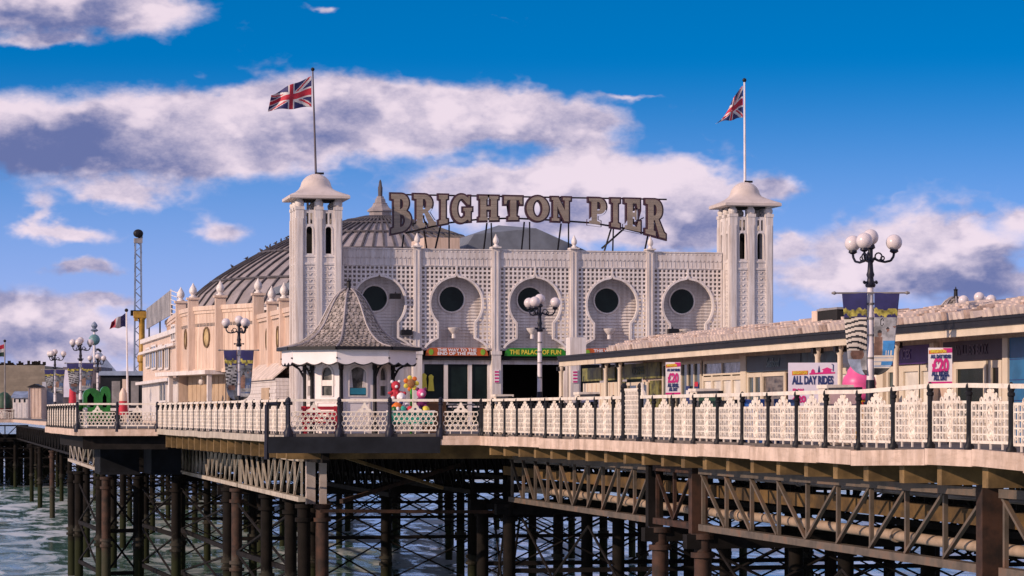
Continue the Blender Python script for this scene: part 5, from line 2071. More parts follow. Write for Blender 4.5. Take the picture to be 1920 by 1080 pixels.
def banner_pair(p, rz, mats, label, zt=3.58, zb=1.62, w=.60, small=False):
    root = thing('banner_pair', label, 'banners', (p.x, p.y, zt), rz, group='banner pairs on the lamp posts')
    m = MB(); m.cyl((-.86, -.12, 0), (.86, -.12, 0), .022, None, 6)
    for s in (-1, 1):
        m.lathe([(.001, -.001), (.001, 0)], 3, (s * .9, -.12, 0))
        m.cyl((s * .86, -.12, 0), (s * .93, -.12, 0), .045, .02, 8); m.cyl((s * .80, -.12, 0), (s * .86, -.12, 0), .015, .045, 8)
    m.build('spiked_rail', GREYM, root, local=True)
    nx, ny = (14, 30) if small else (26, 84)
    H = zt - zb
    for s in (-1, 1):
        fn = banner_fn(s)
        g = MB()
        vs = []
        for j in range(ny + 1):
            b = j / ny
            # straight taper, then rounded in to the pole at the foot
            ww = w * (.70 + .30 * b) if b > .22 else w * .766 * math.sqrt(max(0.02, 1 - ((.22 - b) / .225) ** 2))
            for i in range(nx + 1):
                a = i / nx
                x = s * (.085 + a * ww)
                y = -.12 + .035 * math.sin(a * 3.0 + b * 5.5) * (1 - b * .8) + .02 * math.sin(b * 11 + a)
                vs.append((x, y, -H + H * b))
        g.v = vs
        for j in range(ny):
            for i in range(nx):
                o = j * (nx + 1) + i
                q = (o, o + 1, o + nx + 2, o + nx + 1)
                g.f.append(q if s > 0 else q[::-1])
                g.m.append(fn((i + .5) / nx, (j + .5) / ny))
        ob = g.build('banner', mats, root, smooth=60, local=True)
        ob.modifiers.new('cloth_thickness', 'SOLIDIFY').thickness = .006
    return root


banner_pair(lamps[0][1], R(-17), BM, 'pair of collage banners with navy heads on the lamp before the shop row')
banner_pair(lamps[2][1], R(-10), DIMB, 'pair of dark collage banners on the lamp before the peach side wall', small=True, zt=3.55, zb=1.3)
banner_pair(lamps[3][1], R(-10), DIMB, 'pair of dark banners on the lamp left of the teal ball', small=True, zt=3.6, zb=1.9, w=.7)
banner_pair(lamps[4][1], R(-10), DIMB, 'pair of small dark banners on the lamp beside the cream hut', small=True, zt=3.7, zb=2.1, w=.62)


# =================================================================== SHOP ROW
EX, EZ = 24.45, 2.64            # eaves line
RX, RZ = 26.2, 3.42             # ridge line
WX = 25.75                      # face of the shop fronts
sy0, sy1 = 40.0, yof(1141, EX)
shop = thing('shop_row', 'long low shop row with pale clay tile roof and dark gutter', 'shops', (EX, sy1, 0))
m = MB(); m.box(WX + .02, WX + 3.3, sy0, sy1 - .3, 0, 2.80); m.build('back_wall', CREAM, shop)
m = MB(); m.add([(EX - .05, sy0, 2.96), (EX - .05, sy1, 2.96), (RX, sy1, RZ - .03), (RX, sy0, RZ - .03), (RX + 1.9, sy0, 2.9), (RX + 1.9, sy1, 2.9)],
                [(0, 3, 2, 1), (3, 4, 5, 2), (0, 1, 5, 4), (1, 2, 5), (0, 4, 3)])
m.build('roof_bed', mat('dark_tile_bed', (.10, .065, .05), .9), shop)
# rolled tiles: courses of half-round ridges with stepped ends
tl = MB()
rnd = random.Random(11)
ncs = 5
slope = Vector((RX - EX, 0, RZ - 2.98))
nrm = Vector((-slope.z, 0, slope.x)).normalized()
y = sy0
while y < sy1 - .12:
    for c in range(ncs):
        if rnd.random() < .015:
            continue
        a = Vector((EX - .10, y, 2.98)) + slope * (c / ncs)
        b = a + slope * (1.16 / ncs)
        lift = .14 + rnd.uniform(-.03, .03)
        dy = .125
        jj = rnd.uniform(-.02, .02)
        ring_a = [a + Vector((0, jj - dy, 0)), a + Vector((0, jj - dy * .6, 0)) + nrm * (lift * 1.35), a + Vector((0, jj + dy * .6, 0)) + nrm * (lift * 1.35), a + Vector((0, jj + dy, 0))]
        ring_b = [p + slope * (1.10 / ncs) - nrm * (.06 if k_ in (1, 2) else .02) for k_, p in enumerate(ring_a)]
        tl.add(ring_a + ring_b, [(0, 1, 2, 3), (0, 4, 5, 1), (1, 5, 6, 2), (2, 6, 7, 3)], 1 if rnd.random() < .16 else 0)
    y += .37
tl.build('clay_tiles', [TILE, mat('stained_clay_tile', (.44, .32, .265), .75, .3, 3)], shop, kind='stuff')
# ridge caps, each one a piece
rc = MB()
N6 = 6
for k in range(2):
    pass
rcap = MB()
rg = []
for t, rr in ((0, .14), (.52, .12)):
    rg.append([Vector((rr * math.cos(R(a)), t, rr * math.sin(R(a)) * .9)) for a in (-10, 25, 60, 90, 120, 155, 190)])
rcap.loft(rg, closed=False, cap=True)
rcm = rcap.mesh('ridge_tile', TILE)
y = sy0
while y < sy1 - .4:
    o = link_mesh('ridge_tile', rcm, shop, Vector((RX, y, RZ - .02 + rnd.uniform(-.012, .012))) - Vector(shop.location))
    y += .47
# gutter and fascia, canopy at the far end
m = MB(); m.box(EX - .16, EX + .10, sy0, sy1 + 7.5, 2.75, 2.95)
m.box(EX - .19, EX - .16, sy0, sy1 + 7.5, 2.90, 2.97)
m.build('gutter', BLACK, shop)
m = MB(); m.box(EX - .10, EX + .04, sy0, sy1 + 7.5, 2.56, 2.75); m.build('fascia_board', TRIM if False else mat('cream_fascia', (.72, .60, .46), .5, .08, 1, grime=.3, grime_col=(.3, .2, .12)), shop)
m = MB(); m.box(EX + .04, WX + 3.2, sy0, sy1 + 7.5, 2.70, 2.74); m.build('soffit', CREAM, shop)
m = MB(); m.box(EX + .1, WX + 3.2, sy1 - .2, sy1 + 7.5, 2.76, 2.97); m.build('flat_canopy', GREYROOF, shop)
a, b = on_x(1075, 664, EX + .9), on_x(1106, 632, EX + .9)
m = MB(); m.box(EX + .62, EX + 1.28, a.y - .6, a.y + .1, 2.97, b.z + .05); m.build('white_roof_box', TRIM, shop)
# vent house, small stack and bracket on the tiles
a, b = on_x(1530, 640, EX + 1.0), on_x(1560, 580, EX + 1.0)
m = MB(); m.box(EX + .9, EX + 2.1, a.y - .55, a.y + .10, 2.9, b.z); vh = m.build('vent_house', CREAM, shop)
m = MB(); m.box(EX + .85, EX + 2.15, a.y - 2.3, a.y - .56, 3.05, b.z - .03); m.build('louvre', DARK, vh)
m = MB(); m.box(EX + .83, EX + 2.2, a.y - 2.35, a.y - .56, b.z - .03, b.z + .03); m.box(EX + 1.1, EX + 1.6, a.y - .4, a.y, b.z, b.z + .08); m.build('vent_lid', GREYM, vh)
for (u, v, h, w) in ((1508, 622, .24, .18), (1243, 646, .30, .2)):
    a = on_x(u, v, EX + 1.2)
    m = MB(); m.box(EX + 1.05, EX + 1.35, a.y - w, a.y + w, 3.1, a.z + h); m.box(EX + 1.0, EX + 1.4, a.y - w - .05, a.y + w + .05, a.z + h, a.z + h + .05); m.build('roof_stack', CREAM, shop)
a = on_x(1268, 634, EX + 1.5)
m = MB(); m.box(EX + 1.3, EX + 1.6, a.y - .9, a.y + .5, 3.35, 3.52); m.build('roof_duct', BLACK, shop)
# columns along the eaves
col_me = MB(); col_me.lathe([(.13, 0), (.13, .2), (.085, .26), (.075, 2.3), (.10, 2.36), (.12, 2.5), (.12, 2.56)], 10)
cm_ = col_me.mesh('eaves_column', mat('cream_column', (.72, .61, .50), .5, .06, 1), 40)
for u in (1052, 1136, 1162, 1533, 1575, 1680):
    yy = yof(u, EX + .15)
    link_mesh('eaves_column', cm_, shop, Vector((EX + .15, yy, 0)) - Vector(shop.location))
    br = MB(); br.box(EX - .02, EX + .30, yy - .09, yy + .09, 2.40, 2.555); br.build('column_bracket', BLACK, shop)


def wq(u0, u1, z0, z1, name, m_, parent=None, d0=0.0, d1=.05):
    """a board on the shop front between picture columns u0 and u1 and heights z0, z1"""
    ya_, yb_ = yof(u1, WX), yof(u0, WX)
    b = MB(); b.box(WX - d1, WX - d0, min(ya_, yb_), max(ya_, yb_), z0, z1)
    return b.build(name, m_, parent or shop)


def window(u0, u1, z0, z1, glass, n=1, fw=.06):
    w = wq(u0, u1, z0, z1, 'window', glass, d0=.02, d1=.04)
    ya_, yb_ = yof(u1, WX), yof(u0, WX)
    f = MB()
    for i in range(n + 1):
        y = ya_ + (yb_ - ya_) * i / n
        f.box(WX - .10, WX - .05, y - fw, y + fw, z0 - fw, z1 + fw)
    for z in (z0, z1):
        f.box(WX - .096, WX - .05, ya_, yb_, z - fw, z + fw)
    f.build('window_frame', mat('cream_joinery', (.70, .60, .48), .5, .06, 1), w)
    return w


def board(u0, u1, z0, z1, m_, text=None, tm_=None, h=.3, shear=0.0, width=None):
    b = wq(u0, u1, z0, z1, 'shop_sign', m_, d0=.05, d1=.12)
    if text:
        me = text_mesh('lettering', text, h, tm_, .006, width=width, bold=.004, shear=shear)
        o = link_mesh('lettering', me, b)
        y = (yof(u0, WX) + yof(u1, WX)) / 2
        o.location = Vector((WX - .135, y, (z0 + z1) / 2)) - world_loc(b)
        o.rotation_euler = (R(90), 0, R(-90))
    return b


JO = mat('cream_joinery', (.70, .60, .48), .5, .06, 1)
DADO = mat('cream_dado', (.70, .57, .48), .6, .08, 1, grime=.3, grime_col=(.3, .2, .14))
# from the far end towards the picture edge
wq(1096, 1160, 0.05, 1.90, 'shutter_panel', PALEG if False else JO, d1=.06)
for u in (1104, 1112, 1120, 1128, 1145, 1152):
    wq(u, u + 1.4, .05, 1.88, 'shutter_rib', DADO, d0=.06, d1=.09)
board(1097, 1133, 1.98, 2.50, OLIVE); board(1137, 1158, 1.98, 2.50, OLIVE)
board(1165, 1243, 1.98, 2.55, OLIVE, 'COFFEE', mat('dark_green_print', (.01, .05, .02), .5), .42, width=1.7)
window(1180, 1218, .2, 1.80, SHOPG, 2)
wq(1222, 1240, .1, 1.9, 'menu_board', OLIVE, d1=.08)
wq(1166, 1177, .1, 1.9, 'menu_board', OLIVE, d1=.08)
window(1247, 1318, .9, 2.45, SHOPG, 6, .05)
wq(1292, 1299, 1.0, 1.65, 'small_poster', NVYP, d0=.10, d1=.12); wq(1308, 1316, 1.0, 1.7, 'small_poster', NVYP, d0=.10, d1=.12)
wq(1293, 1298, 1.3, 1.5, 'poster_patch', WHTP, d0=.12, d1=.13); wq(1309, 1315, 1.62, 1.78, 'poster_patch', RED, d0=.12, d1=.13)
window(1322, 1396, .75, 1.88, PALEG, 4, .09)
window(1324, 1394, 1.98, 2.42, mat('reflection_tinted_glass', (.42, .45, .55), .15, .45, 2.5, spec=.6), 2, .05)  # clear panes, a blue white reflection put into their colour
wq(1247, 1400, .05, .72, 'dado', DADO, d1=.05)
window(1407, 1432, .4, 1.92, SHOPG, 2, .07)
window(1434, 1476, .4, 1.92, mat('shop_shelves', (.10, .075, .06), .3, .8, 5, streak=((1, 1, 9), .7, (.22, .19, .17))), 1, .06)
board(1407, 1508, 2.02, 2.52, TEALB, 'Seafood', mat('pale_teal_print', (.16, .24, .28), .5), .40, shear=.3)
board(1510, 1576, 2.02, 2.52, mat('mid_teal_board', (.03, .09, .13), .45, .4, 2))
wq(1396, 1406, 0, 2.54, 'pier_post', JO, d1=.14)
window(1540, 1652, .5, 1.92, PALEG, 4, .09)
board(1578, 1640, 2.02, 2.52, SHOPG)
wq(1652, 1664, 0, 2.54, 'pier_post', JO, d1=.14)
board(1666, 1750, 2.02, 2.52, PURPLE, 'ICES', mat('lilac_print', (.25, .17, .36), .5), .36)
window(1670, 1694, .6, 1.90, SHOPG, 1, .08)
window(1698, 1730, .6, 1.90, PALEG, 1, .08)
window(1732, 1752, .6, 1.90, PALEG, 1, .08)
wq(1600, 1752, .05, .56, 'dado', DADO, d1=.05)
wq(1752, 1760, 0, 2.54, 'pier_post', JO, d1=.14)
board(1776, 1888, 2.04, 2.54, MAROON, 'WILLIE\u2019S BOX', mat('dull_plum_print', (.10, .07, .11), .5), .36, width=2.1)
window(1797, 1853, .55, 1.92, GLASS, 1, .09)
window(1863, 1882, .55, 1.92, GLASS, 1, .09)
wq(1762, 1890, .05, .50, 'dado', mat('drab_dado', (.36, .29, .22), .6, .1, 1), d1=.05)
wq(1889, 1899, 0, 2.54, 'pier_post', JO, d1=.14)
wq(1900, 1990, 0, 2.54, 'blue_wall', BLUEW, d1=.10)
for z in (.5, 1.0, 1.5, 2.0):
    wq(1900, 1990, z, z + .02, 'blue_groove', NVYP, d0=.10, d1=.105)
# lit parts of the far gable
m = MB(); m.box(WX, WX + 3, sy1 - .32, sy1 - .02, 0, 2.9); m.build('gable_wall', CREAM, shop)

# =================================================================== STANDING SIGNS
def sign_board(name, label, cat, u0, u1, v0, v1, X, mats, build, ang=R(-78), legs=True, group=None):
    """a board that stands on two legs; build(root, w, h) adds the print, a to the right, b up from its foot"""
    pc = on_x((u0 + u1) / 2, (v0 + v1) / 2, X)
    zc = pc.x * math.sin(YAW) + pc.y * math.cos(YAW)
    vis = (u1 - u0) * zc / FPX
    # the board's own width from how wide it looks at its angle
    view = math.atan2(pc.y, pc.x)
    k = abs(math.sin(view - ang))
    w, h = vis / max(.25, k), (v1 - v0) * zc / FPX
    root = thing(name, label, cat, (pc.x, pc.y, 0), ang, group=group)
    zb = pc.z - h / 2
    b = MB(); b.box(-w / 2, w / 2, 0, .04, zb, zb + h)
    bd = b.build('board', mats, root, local=True)
    if legs:
        l = MB(); l.box(-w / 2 + .04, -w / 2 + .10, .04, .10, 0, zb + h * .9); l.box(w / 2 - .10, w / 2 - .04, .04, .10, 0, zb + h * .9); l.build('legs', BLACK, root, local=True)
    build(bd, w, h, zb)
    return root


def put_text(par, s, x, z, size, m_, width=None, bold=.004, d=-.012):
    me = text_mesh('lettering', s, size, m_, .004, width=width, bold=bold)
    o = link_mesh('lettering', me, par, (x, d, z), (R(90), 0, 0))
    return o


def flat(par, name, pts, m_, d=-.008, t=.006):
    b = MB(); b.prism(pts, [], d, d + t, lambda a, b_, dd: Vector((a, dd, b_)))
    return b.build(name, m_, par, local=True)


def rides(bd, w, h, zb):
    flat(bd, 'orange_strip', [(-w * .42, zb + h * .745), (-w * .10, zb + h * .755), (-w * .10, zb + h * .84), (-w * .42, zb + h * .83)], ORAP)
    put_text(bd, 'BRIGHTON', -w * .26, zb + h * .793, .11, YELP, width=w * .28)
    # little skyline: domes, slide tower, wheel on a line
    flat(bd, 'skyline', [(-w * .07, zb + h * 0.755), (w * .45, zb + h * 0.778), (w * .45, zb + h * 0.807), (w * .37, zb + h * 0.807), (w * .37, zb + h * 0.853), (w * .40, zb + h * 0.860), (w * .29, zb + h * 0.905), (w * .18, zb + h * 0.860),
                           (w * .21, zb + h * 0.845), (w * .20, zb + h * 0.807), (w * .05, zb + h * 0.792), (w * .03, zb + h * 0.853), (0, zb + h * 0.875), (-w * .03, zb + h * 0.845), (-w * .04, zb + h * 0.792), (-w * .07, zb + h * 0.785)], MAGP)
    flat(bd, 'skyline_tower', [(w * .10, zb + h * 0.800), (w * .15, zb + h * 0.800), (w * .135, zb + h * 0.912), (w * .125, zb + h * 0.943), (w * .115, zb + h * 0.912)], NVYP)
    flat(bd, 'skyline_mast', [(w * .40, zb + h * 0.823), (w * .42, zb + h * 0.823), (w * .425, zb + h * 0.958), (w * .38, zb + h * 0.980), (w * .38, zb + h * 0.965), (w * .405, zb + h * 0.943)], NVYP, d=-.009)
    put_text(bd, 'ALL DAY RIDES', w * .0, zb + h * .635, .30, NVYP, width=w * .84, bold=.012)
    put_text(bd, 'FROM', -w * .30, zb + h * .42, .16, MAGP, width=w * .22, bold=.008)
    put_text(bd, '\u00a320', -w * .28, zb + h * .25, .24, MAGP, width=w * .28, bold=.012)
    flat(bd, 'red_strip', [(-w * .45, zb + h * .03), (-w * .05, zb + h * .03), (-w * .05, zb + h * .09), (-w * .45, zb + h * .09)], ORAP)


LIL = mat('lilac_white_board', (.66, .62, .74), .5, .05, 1)
sign_board('ride_sign', 'wide lilac white board reading ALL DAY RIDES with magenta skyline', 'sign board', 1478, 1570, 680, 772, 22.9, LIL, rides, ang=R(-20))


def twenty(bd, w, h, zb):
    flat(bd, 'orange_strip', [(-w * .48, zb + h * .83), (w * .30, zb + h * .86), (w * .30, zb + h * .96), (-w * .48, zb + h * .93)], ORAP)
    put_text(bd, 'BRIGHTON', -w * .08, zb + h * .90, .09, YELP, width=w * .66)
    put_text(bd, 'ALL DAY RIDES', w * .02, zb + h * .755, .11, NVYP, width=w * .86, bold=.006)
    put_text(bd, '\u00a320', 0, zb + h * .50, .40, MAGP, width=w * .72, bold=.018)
    put_text(bd, 'ALL RIDES,', 0, zb + h * .285, .15, NVYP, width=w * .74, bold=.008)
    put_text(bd, 'ALL DAY', 0, zb + h * .16, .15, NVYP, width=w * .58, bold=.008)
    flat(bd, 'magenta_foot', [(-w * .5, zb), (w * .5, zb), (w * .5, zb + h * .07), (-w * .5, zb + h * .06)], MAGP)
    flat(bd, 'magenta_corner', [(w * .30, zb + h * .86), (w * .5, zb + h * .87), (w * .5, zb + h * .99), (w * .1, zb + h * .99)], MAGP, d=-.0095)


sign_board('price_placard', 'tall white placard priced £20 before the plum coloured shop sign', 'placard', 1741, 1785, 652, 720, 22.4, WHTP, twenty, ang=R(-17), group='price placards')
sign_board('price_placard', 'smaller white placard priced £20 near the coffee shop doorway', 'placard', 1248, 1276, 679, 740, 22.9, WHTP, twenty, ang=R(-15), group='price placards')

# ice cream shaped sign
p = on_x(1611, 735, 23.2)
ic = thing('ice_cream_sign', 'giant pink ice cream cone sign with yellow wafer', 'sign', (p.x, p.y, 0))
m = MB(); m.lathe([(.28, .05), (.30, .5), (.38, 1.05)], 14); m.build('cone', mat('yellow_wafer', (.72, .40, .02), .5, .1, 3), ic, smooth=50, local=True)
m = MB()
for k in range(7):
    a = 2 * math.pi * k / 7
    m.bar((.30 * math.cos(a), .30 * math.sin(a), .06), (.40 * math.cos(a + .8), .40 * math.sin(a + .8), 1.0), .03, .03); m.bar((.30 * math.cos(a), .30 * math.sin(a), .06), (.40 * math.cos(a - .8), .40 * math.sin(a - .8), 1.0), .03, .03)
m.build('wafer_ribs', RED, ic, local=True)
m = MB(); m.lathe([(.36, 1.02), (.46, 1.08), (.48, 1.25), (.42, 1.40), (.44, 1.46), (.40, 1.62), (.31, 1.72), (.30, 1.80), (.21, 1.92)], 18); m.build('scoop', PINK, ic, smooth=70, local=True)
m = MB(); m.lathe([(.22, 1.88), (.20, 2.05), (.12, 2.25), (.03, 2.42)], 14); m.sphere((.1, -.16, 1.95), .12, 8, 6); m.build('cream_top', WHTP, ic, smooth=70, local=True)
m = MB(); m.lathe([(.45, 0), (.45, .05)], 14); m.build('foot', BLACK, ic, local=True)


# =================================================================== ON AND ABOUT THE DECK
def plush(u, zc, z0, cols, label, s=1.0):
    p = at(u, 775, zc)
    r = thing('plush_toy', label, 'plush toy', (p.x, p.y, z0), group='plush prizes by the kiosk')
    c0, c1, c2 = cols
    m = MB(); m.sphere((0, 0, .24 * s), .22 * s, 12, 8, sc3=(1, .85, 1.15)); m.build('body', c0, r, smooth=80, local=True)
    m = MB(); m.sphere((0, -.02, .60 * s), .19 * s, 12, 8); m.build('head', c1, r, smooth=80, local=True)
    for k in (-1, 1):
        m = MB(); m.sphere((k * .15 * s, 0, .76 * s), .075 * s, 8, 6); m.build('ear', c2, r, smooth=80, local=True)
        m = MB(); m.sphere((k * .22 * s, -.08 * s, .30 * s), .09 * s, 8, 6, sc3=(1.4, .9, .8)); m.build('arm', c0, r, smooth=80, local=True)
        m = MB(); m.sphere((k * .14 * s, -.16 * s, .09 * s), .10 * s, 8, 6, sc3=(.9, 1.4, .9)); m.build('foot', c2, r, smooth=80, local=True)
    m = MB(); m.sphere((0, -.19 * s, .56 * s), .07 * s, 8, 6); m.build('muzzle', WHTP, r, smooth=80, local=True)
    return r


plush(742, 92.6, 1.15, (RED, RED, WHTP), 'red and white plush toy beside the kiosk, topmost of the left pair', .85)
plush(752, 92.3, .75, (WHTP, WHTP, RED), 'white plush toy with red ears below the red one', .85)
plush(790, 92.4, .85, (PLUM, PINK, PLUM), 'plum plush toy with pink head near the shop counter', .9)
plush(744, 92.0, .30, (CLOTHW, ORAP, NAVY), 'pale plush toy with orange head at the foot of the pile')
p = at(771, 775, 92.5)
fw = thing('flower_windmill', 'tall garden flower ornament with orange petals and green stem', 'ornament', (p.x, p.y, 0))
m = MB(); m.cyl((0, 0, 0), (0, 0, 1.55), .045, .035, 8); m.bar((0, 0, .7), (.22, 0, .95), .10, .03); m.bar((0, 0, .5), (-.2, 0, .8), .10, .03); m.build('stem', mat('leaf_green_plastic', (.05, .42, .03), .4), fw, local=True)
m = MB(); m.sphere((0, 0, 1.74), .15, 12, 8, sc3=(1, .5, 1)); m.build('flower_centre', WOODB, fw, local=True)
for k in range(7):
    a = 2 * math.pi * k / 7
    m = MB(); m.sphere((.20 * math.cos(a), .02, 1.74 + .20 * math.sin(a)), .085, 8, 6, sc3=(1, .4, 1)); m.build('petal', ORAP if k % 2 else YELP, fw, local=True)
p = at(770, 775, 92.0)
rd = thing('toy_basket', 'low turquoise basket of toys behind the ring-pattern railing', 'basket', (p.x, p.y, 0))
m = MB(); m.box(-.75, .75, -.3, .3, .35, .74); m.build('tub', TURQ, rd, local=True)
m = MB(); m.box(-.80, .80, -.34, .34, .74, .80); m.build('rim', WHTP, rd, local=True)
for k in range(5):
    m = MB(); m.sphere((-.55 + .27 * k, 0, .82), .14, 8, 6); m.build('ball', (GREENP, TURQ, RED, NAVY, YELP)[k], rd, smooth=80, local=True)
p = at(812, 775, 96)
ct = thing('counter_stand', 'brown wooden counter stand by the left shop door', 'counter', (p.x, p.y, 0))
m = MB(); m.box(-.42, .42, -.3, .3, 0, 1.15); m.build('cabinet', WOODB, ct, local=True)
m = MB(); m.box(-.48, .48, -.36, .36, 1.15, 1.22); m.build('top', TAN, ct, local=True)
m = MB(); m.box(-.36, .36, -.31, -.30, .15, .60); m.box(-.36, .36, -.31, -.30, .68, 1.05); m.build('drawer_front', mat('dark_varnish', (.18, .07, .02), .4), ct, local=True)
for (u, v, lb) in ((795, 712, 'yellow coat hanging in the left shop window'), (808, 714, 'bright yellow coat beside the first in the left shop window')):
    q = on_y(u, v, YF + .18)
    m = MB()
    m.loft([[Vector((q.x + s * w, q.y + dd, q.z + z)) for s, dd in ((-1, -.05), (1, -.05), (1, .05), (-1, .05))] for (z, w) in ((-.55, .17), (.05, .11), (.24, .14), (.34, .04))])
    tag(m.build('hanging_coat', YELP), lb, 'coat', 'yellow coats in the shop window')
p = at(603, 775, 92.3)
rs = thing('red_seat', 'red slatted seat behind the ring-pattern railing left of the kiosk', 'seat', (p.x, p.y, 0))
m = MB(); m.box(-.65, .65, -.1, .45, .36, .44); m.build('seat', RED, rs, local=True)
for k in range(3):
    m = MB(); m.box(-.65, .65, .42, .47, .50 + .16 * k, .62 + .16 * k); m.build('back_slat', RED, rs, local=True)
for x in (-.55, .55):
    m = MB(); m.box(x - .05, x + .05, -.05, .05, 0, .36); m.box(x - .05, x + .05, .40, .48, 0, .95); m.build('leg', RED, rs, local=True)
# tables with pale tops in front of the doors
for k, (u, zc, lb) in enumerate(((838, 122, 'round black table with pale top before the left shop door'), (872, 124, 'round black table right of the first one before the shop door'), (952, 120, 'round black table before the dark arcade door'), (985, 121, 'round black table left of the plain lamp post'), (1022, 120, 'round black table right of the plain lamp post'))):
    p = at(u, 775, zc)
    t = thing('round_table', lb, 'table', (p.x, p.y, 0), group='round tables before the pavilion doors')
    m = MB(); m.lathe([(.45, 1.08), (.47, 1.10), (.47, 1.13), (.44, 1.14)], 16); m.build('tabletop', GREYM, t, local=True)
    m = MB(); m.lathe([(.30, 0), (.28, .05), (.05, .10), (.05, 1.08)], 12); m.build('pedestal', BLACK, t, local=True)
    for s in (-1, 1):
        q = thing('stool', 'black stool ' + ('left' if s < 0 else 'right') + ' of the ' + lb.replace('round black ', '').replace(' with pale top', ''), 'stool', (p.x + s * .75, p.y - .1, 0), group='stools before the pavilion doors')
        m = MB(); m.lathe([(.18, .78), (.21, .80), (.20, .86)], 12); m.build('seat', BLACK, q, local=True)
        for j in range(4):
            a = math.pi / 4 + j * math.pi / 2
            m = MB(); m.cyl((.20 * math.cos(a), .20 * math.sin(a), 0), (.12 * math.cos(a), .12 * math.sin(a), .79), .018, None, 6); m.build('leg', BLACK, q, local=True)
        m = MB(); m.torus((0, 0, 1.1), .17, .02, 10, 5, ax=(0, 1, 0), a0=-math.pi / 2, a1=math.pi / 2); m.bar((-.15, .1, .82), (-.17, .12, 1.1), .03); m.bar((.15, .1, .82), (.17, .12, 1.1), .03); m.build('backrest', BLACK, q, local=True)

# =================================================================== FAR LEFT OF THE PIER
def box_building(name, label, cat, u0, u1, v0, zc, depth, m_, extras=None, z0=0.0):
    a, b = at(u0, v0, zc), at(u1, v0, zc)
    r = thing(name, label, cat, (a.x, a.y, z0))
    w = (b - a).length
    r.rotation_euler = (0, 0, math.atan2(b.y - a.y, b.x - a.x))
    h = a.z - z0
    m = MB(); m.box(0, w, 0, depth, 0, h); wall = m.build('wall', m_, r, local=True)
    if extras:
        extras(r, w, h, zc / FPX)
    return r


def wq_(r, n, x0, x1, z0, z1, m_, d=.05):
    b = MB(); b.box(x0, x1, -d, -.005, z0, z1)
    return b.build(n, m_, r, local=True)


def hall_x(r, w, h, k):
    m = MB()
    n = 9
    for i in range(n):
        m.add([(-.4 + i * .10, -.4 + i * .35, h * .42 + i * h * .066), (w - i * .10, -.4 + i * .35, h * .42 + i * h * .066), (w - i * .10, -.05 + i * .35, h * .42 + (i + 1) * h * .066 + .03), (-.4 + i * .10, -.05 + i * .35, h * .42 + (i + 1) * h * .066 + .03)], [(0, 1, 2, 3)])
    m.box(-.3, w - .6, 3.0, 3.4, h, h + .15)
    m.build('boarded_roof', STONE, r, local=True)
    m = MB()
    rr = random.Random(2)
    for i in range(24):
        x = w * (.15 + .8 * i / 24)
        m.box(x, x + rr.uniform(.2, .6), 3.0, 3.3, h + .15, h + .15 + rr.uniform(.1, .75))
    m.build('roof_plant', DARKST, r, local=True)


box_building('amusement_hall', 'drab brown hall with stepped boarded roof at the far left', 'building', -40, 84, 686, 430, 18, STONE, hall_x)


def hut_x(r, w, h, k):
    m = MB(); m.add([(-.25, -.3, h), (w + .25, -.3, h), (w + .25, 2.4, h), (-.25, 2.4, h), (w * .5, -.3, h + .45), (w * .5, 2.4, h + .45)], [(0, 1, 4), (1, 2, 5, 4), (3, 0, 4, 5), (2, 3, 5), (0, 3, 2, 1)])
    m.build('roof', BLACK, r, local=True)
    for i in range(4):
        m = MB(); m.box(w * (i + .1) / 4, w * (i + .9) / 4, -.05, 0, .15, h - .15); m.build('board', CREAM, r, local=True)


box_building('cream_hut', 'narrow cream boarded hut with dark roof left of the jutting deck corner', 'hut', 53, 78, 726, 352, 4, CREAM, hut_x)
box_building('white_booth', 'pale blue white booth right of the cream hut', 'booth', 79, 128, 716, 356, 5, mat('pale_blue_wall', (.45, .47, .55), .6, .2, 1),
             lambda r, w, h, k: [wq_(r, 'shutter', w * .1, w * .4, h * .35, h * .8, BLUEG), wq_(r, 'shutter', w * .5, w * .9, h * .35, h * .8, GREYM)])


def huts_x(r, w, h, k):
    m = MB(); m.add([(-.3, -.3, h), (w + .3, -.3, h), (w + .3, 3, h + .9), (-.3, 3, h + .9), (-.3, -.3, h - .1), (w + .3, -.3, h - .1)], [(0, 1, 2, 3), (0, 4, 5, 1)])
    m.build('lean_roof', BLUEG, r, local=True)
    for i in range(3):
        wq_(r, 'door', w * (i + .15) / 3, w * (i + .8) / 3, .1, h * .72, CLOTHW)
        wq_(r, 'window', w * (i + .2) / 3, w * (i + .5) / 3, h * .76, h * .92, GLASS)


box_building('white_huts', 'pair of low white huts with blue grey lean-to roofs at the far left', 'huts', 24, 52, 745, 385, 5, WHITE, huts_x)


def long_x(r, w, h, k):
    wq_(r, 'panel', w * .27, w * .47, h * .35, h * .88, GREYM)
    wq_(r, 'panel', w * .72, w * .90, h * .35, h * .88, GREYM)
    m = MB(); m.box(-.2, w + .2, -.25, 3, h, h + .35); m.build('roof_edge', BLUEG, r, local=True)
    wq_(r, 'sill', w * .2, w, h * .24, h * .30, TRIM, .3)
    wq_(r, 'cream_post', w * .52, w * .63, 0, h * .92, CREAM, .12)


box_building('long_arcade', 'long dark arcade with pale square panels left of the annex', 'building', 188, 268, 704, 215, 5, PLATE, long_x)
box_building('mid_arcade', 'dark shop block between the two left lamp posts', 'building', 118, 190, 688, 216, 6, mat('dark_plum_wall', (.10, .08, .10), .6, .4, .6),
             lambda r, w, h, k: [wq_(r, 'panel', w * .02, w * .2, h * .45, h * .95, LIL), wq_(r, 'panel', w * .25, w * .75, h * .1, h * .5, GREYB), wq_(r, 'panel', w * .78, w * .98, h * .3, h * .7, BLKP)])
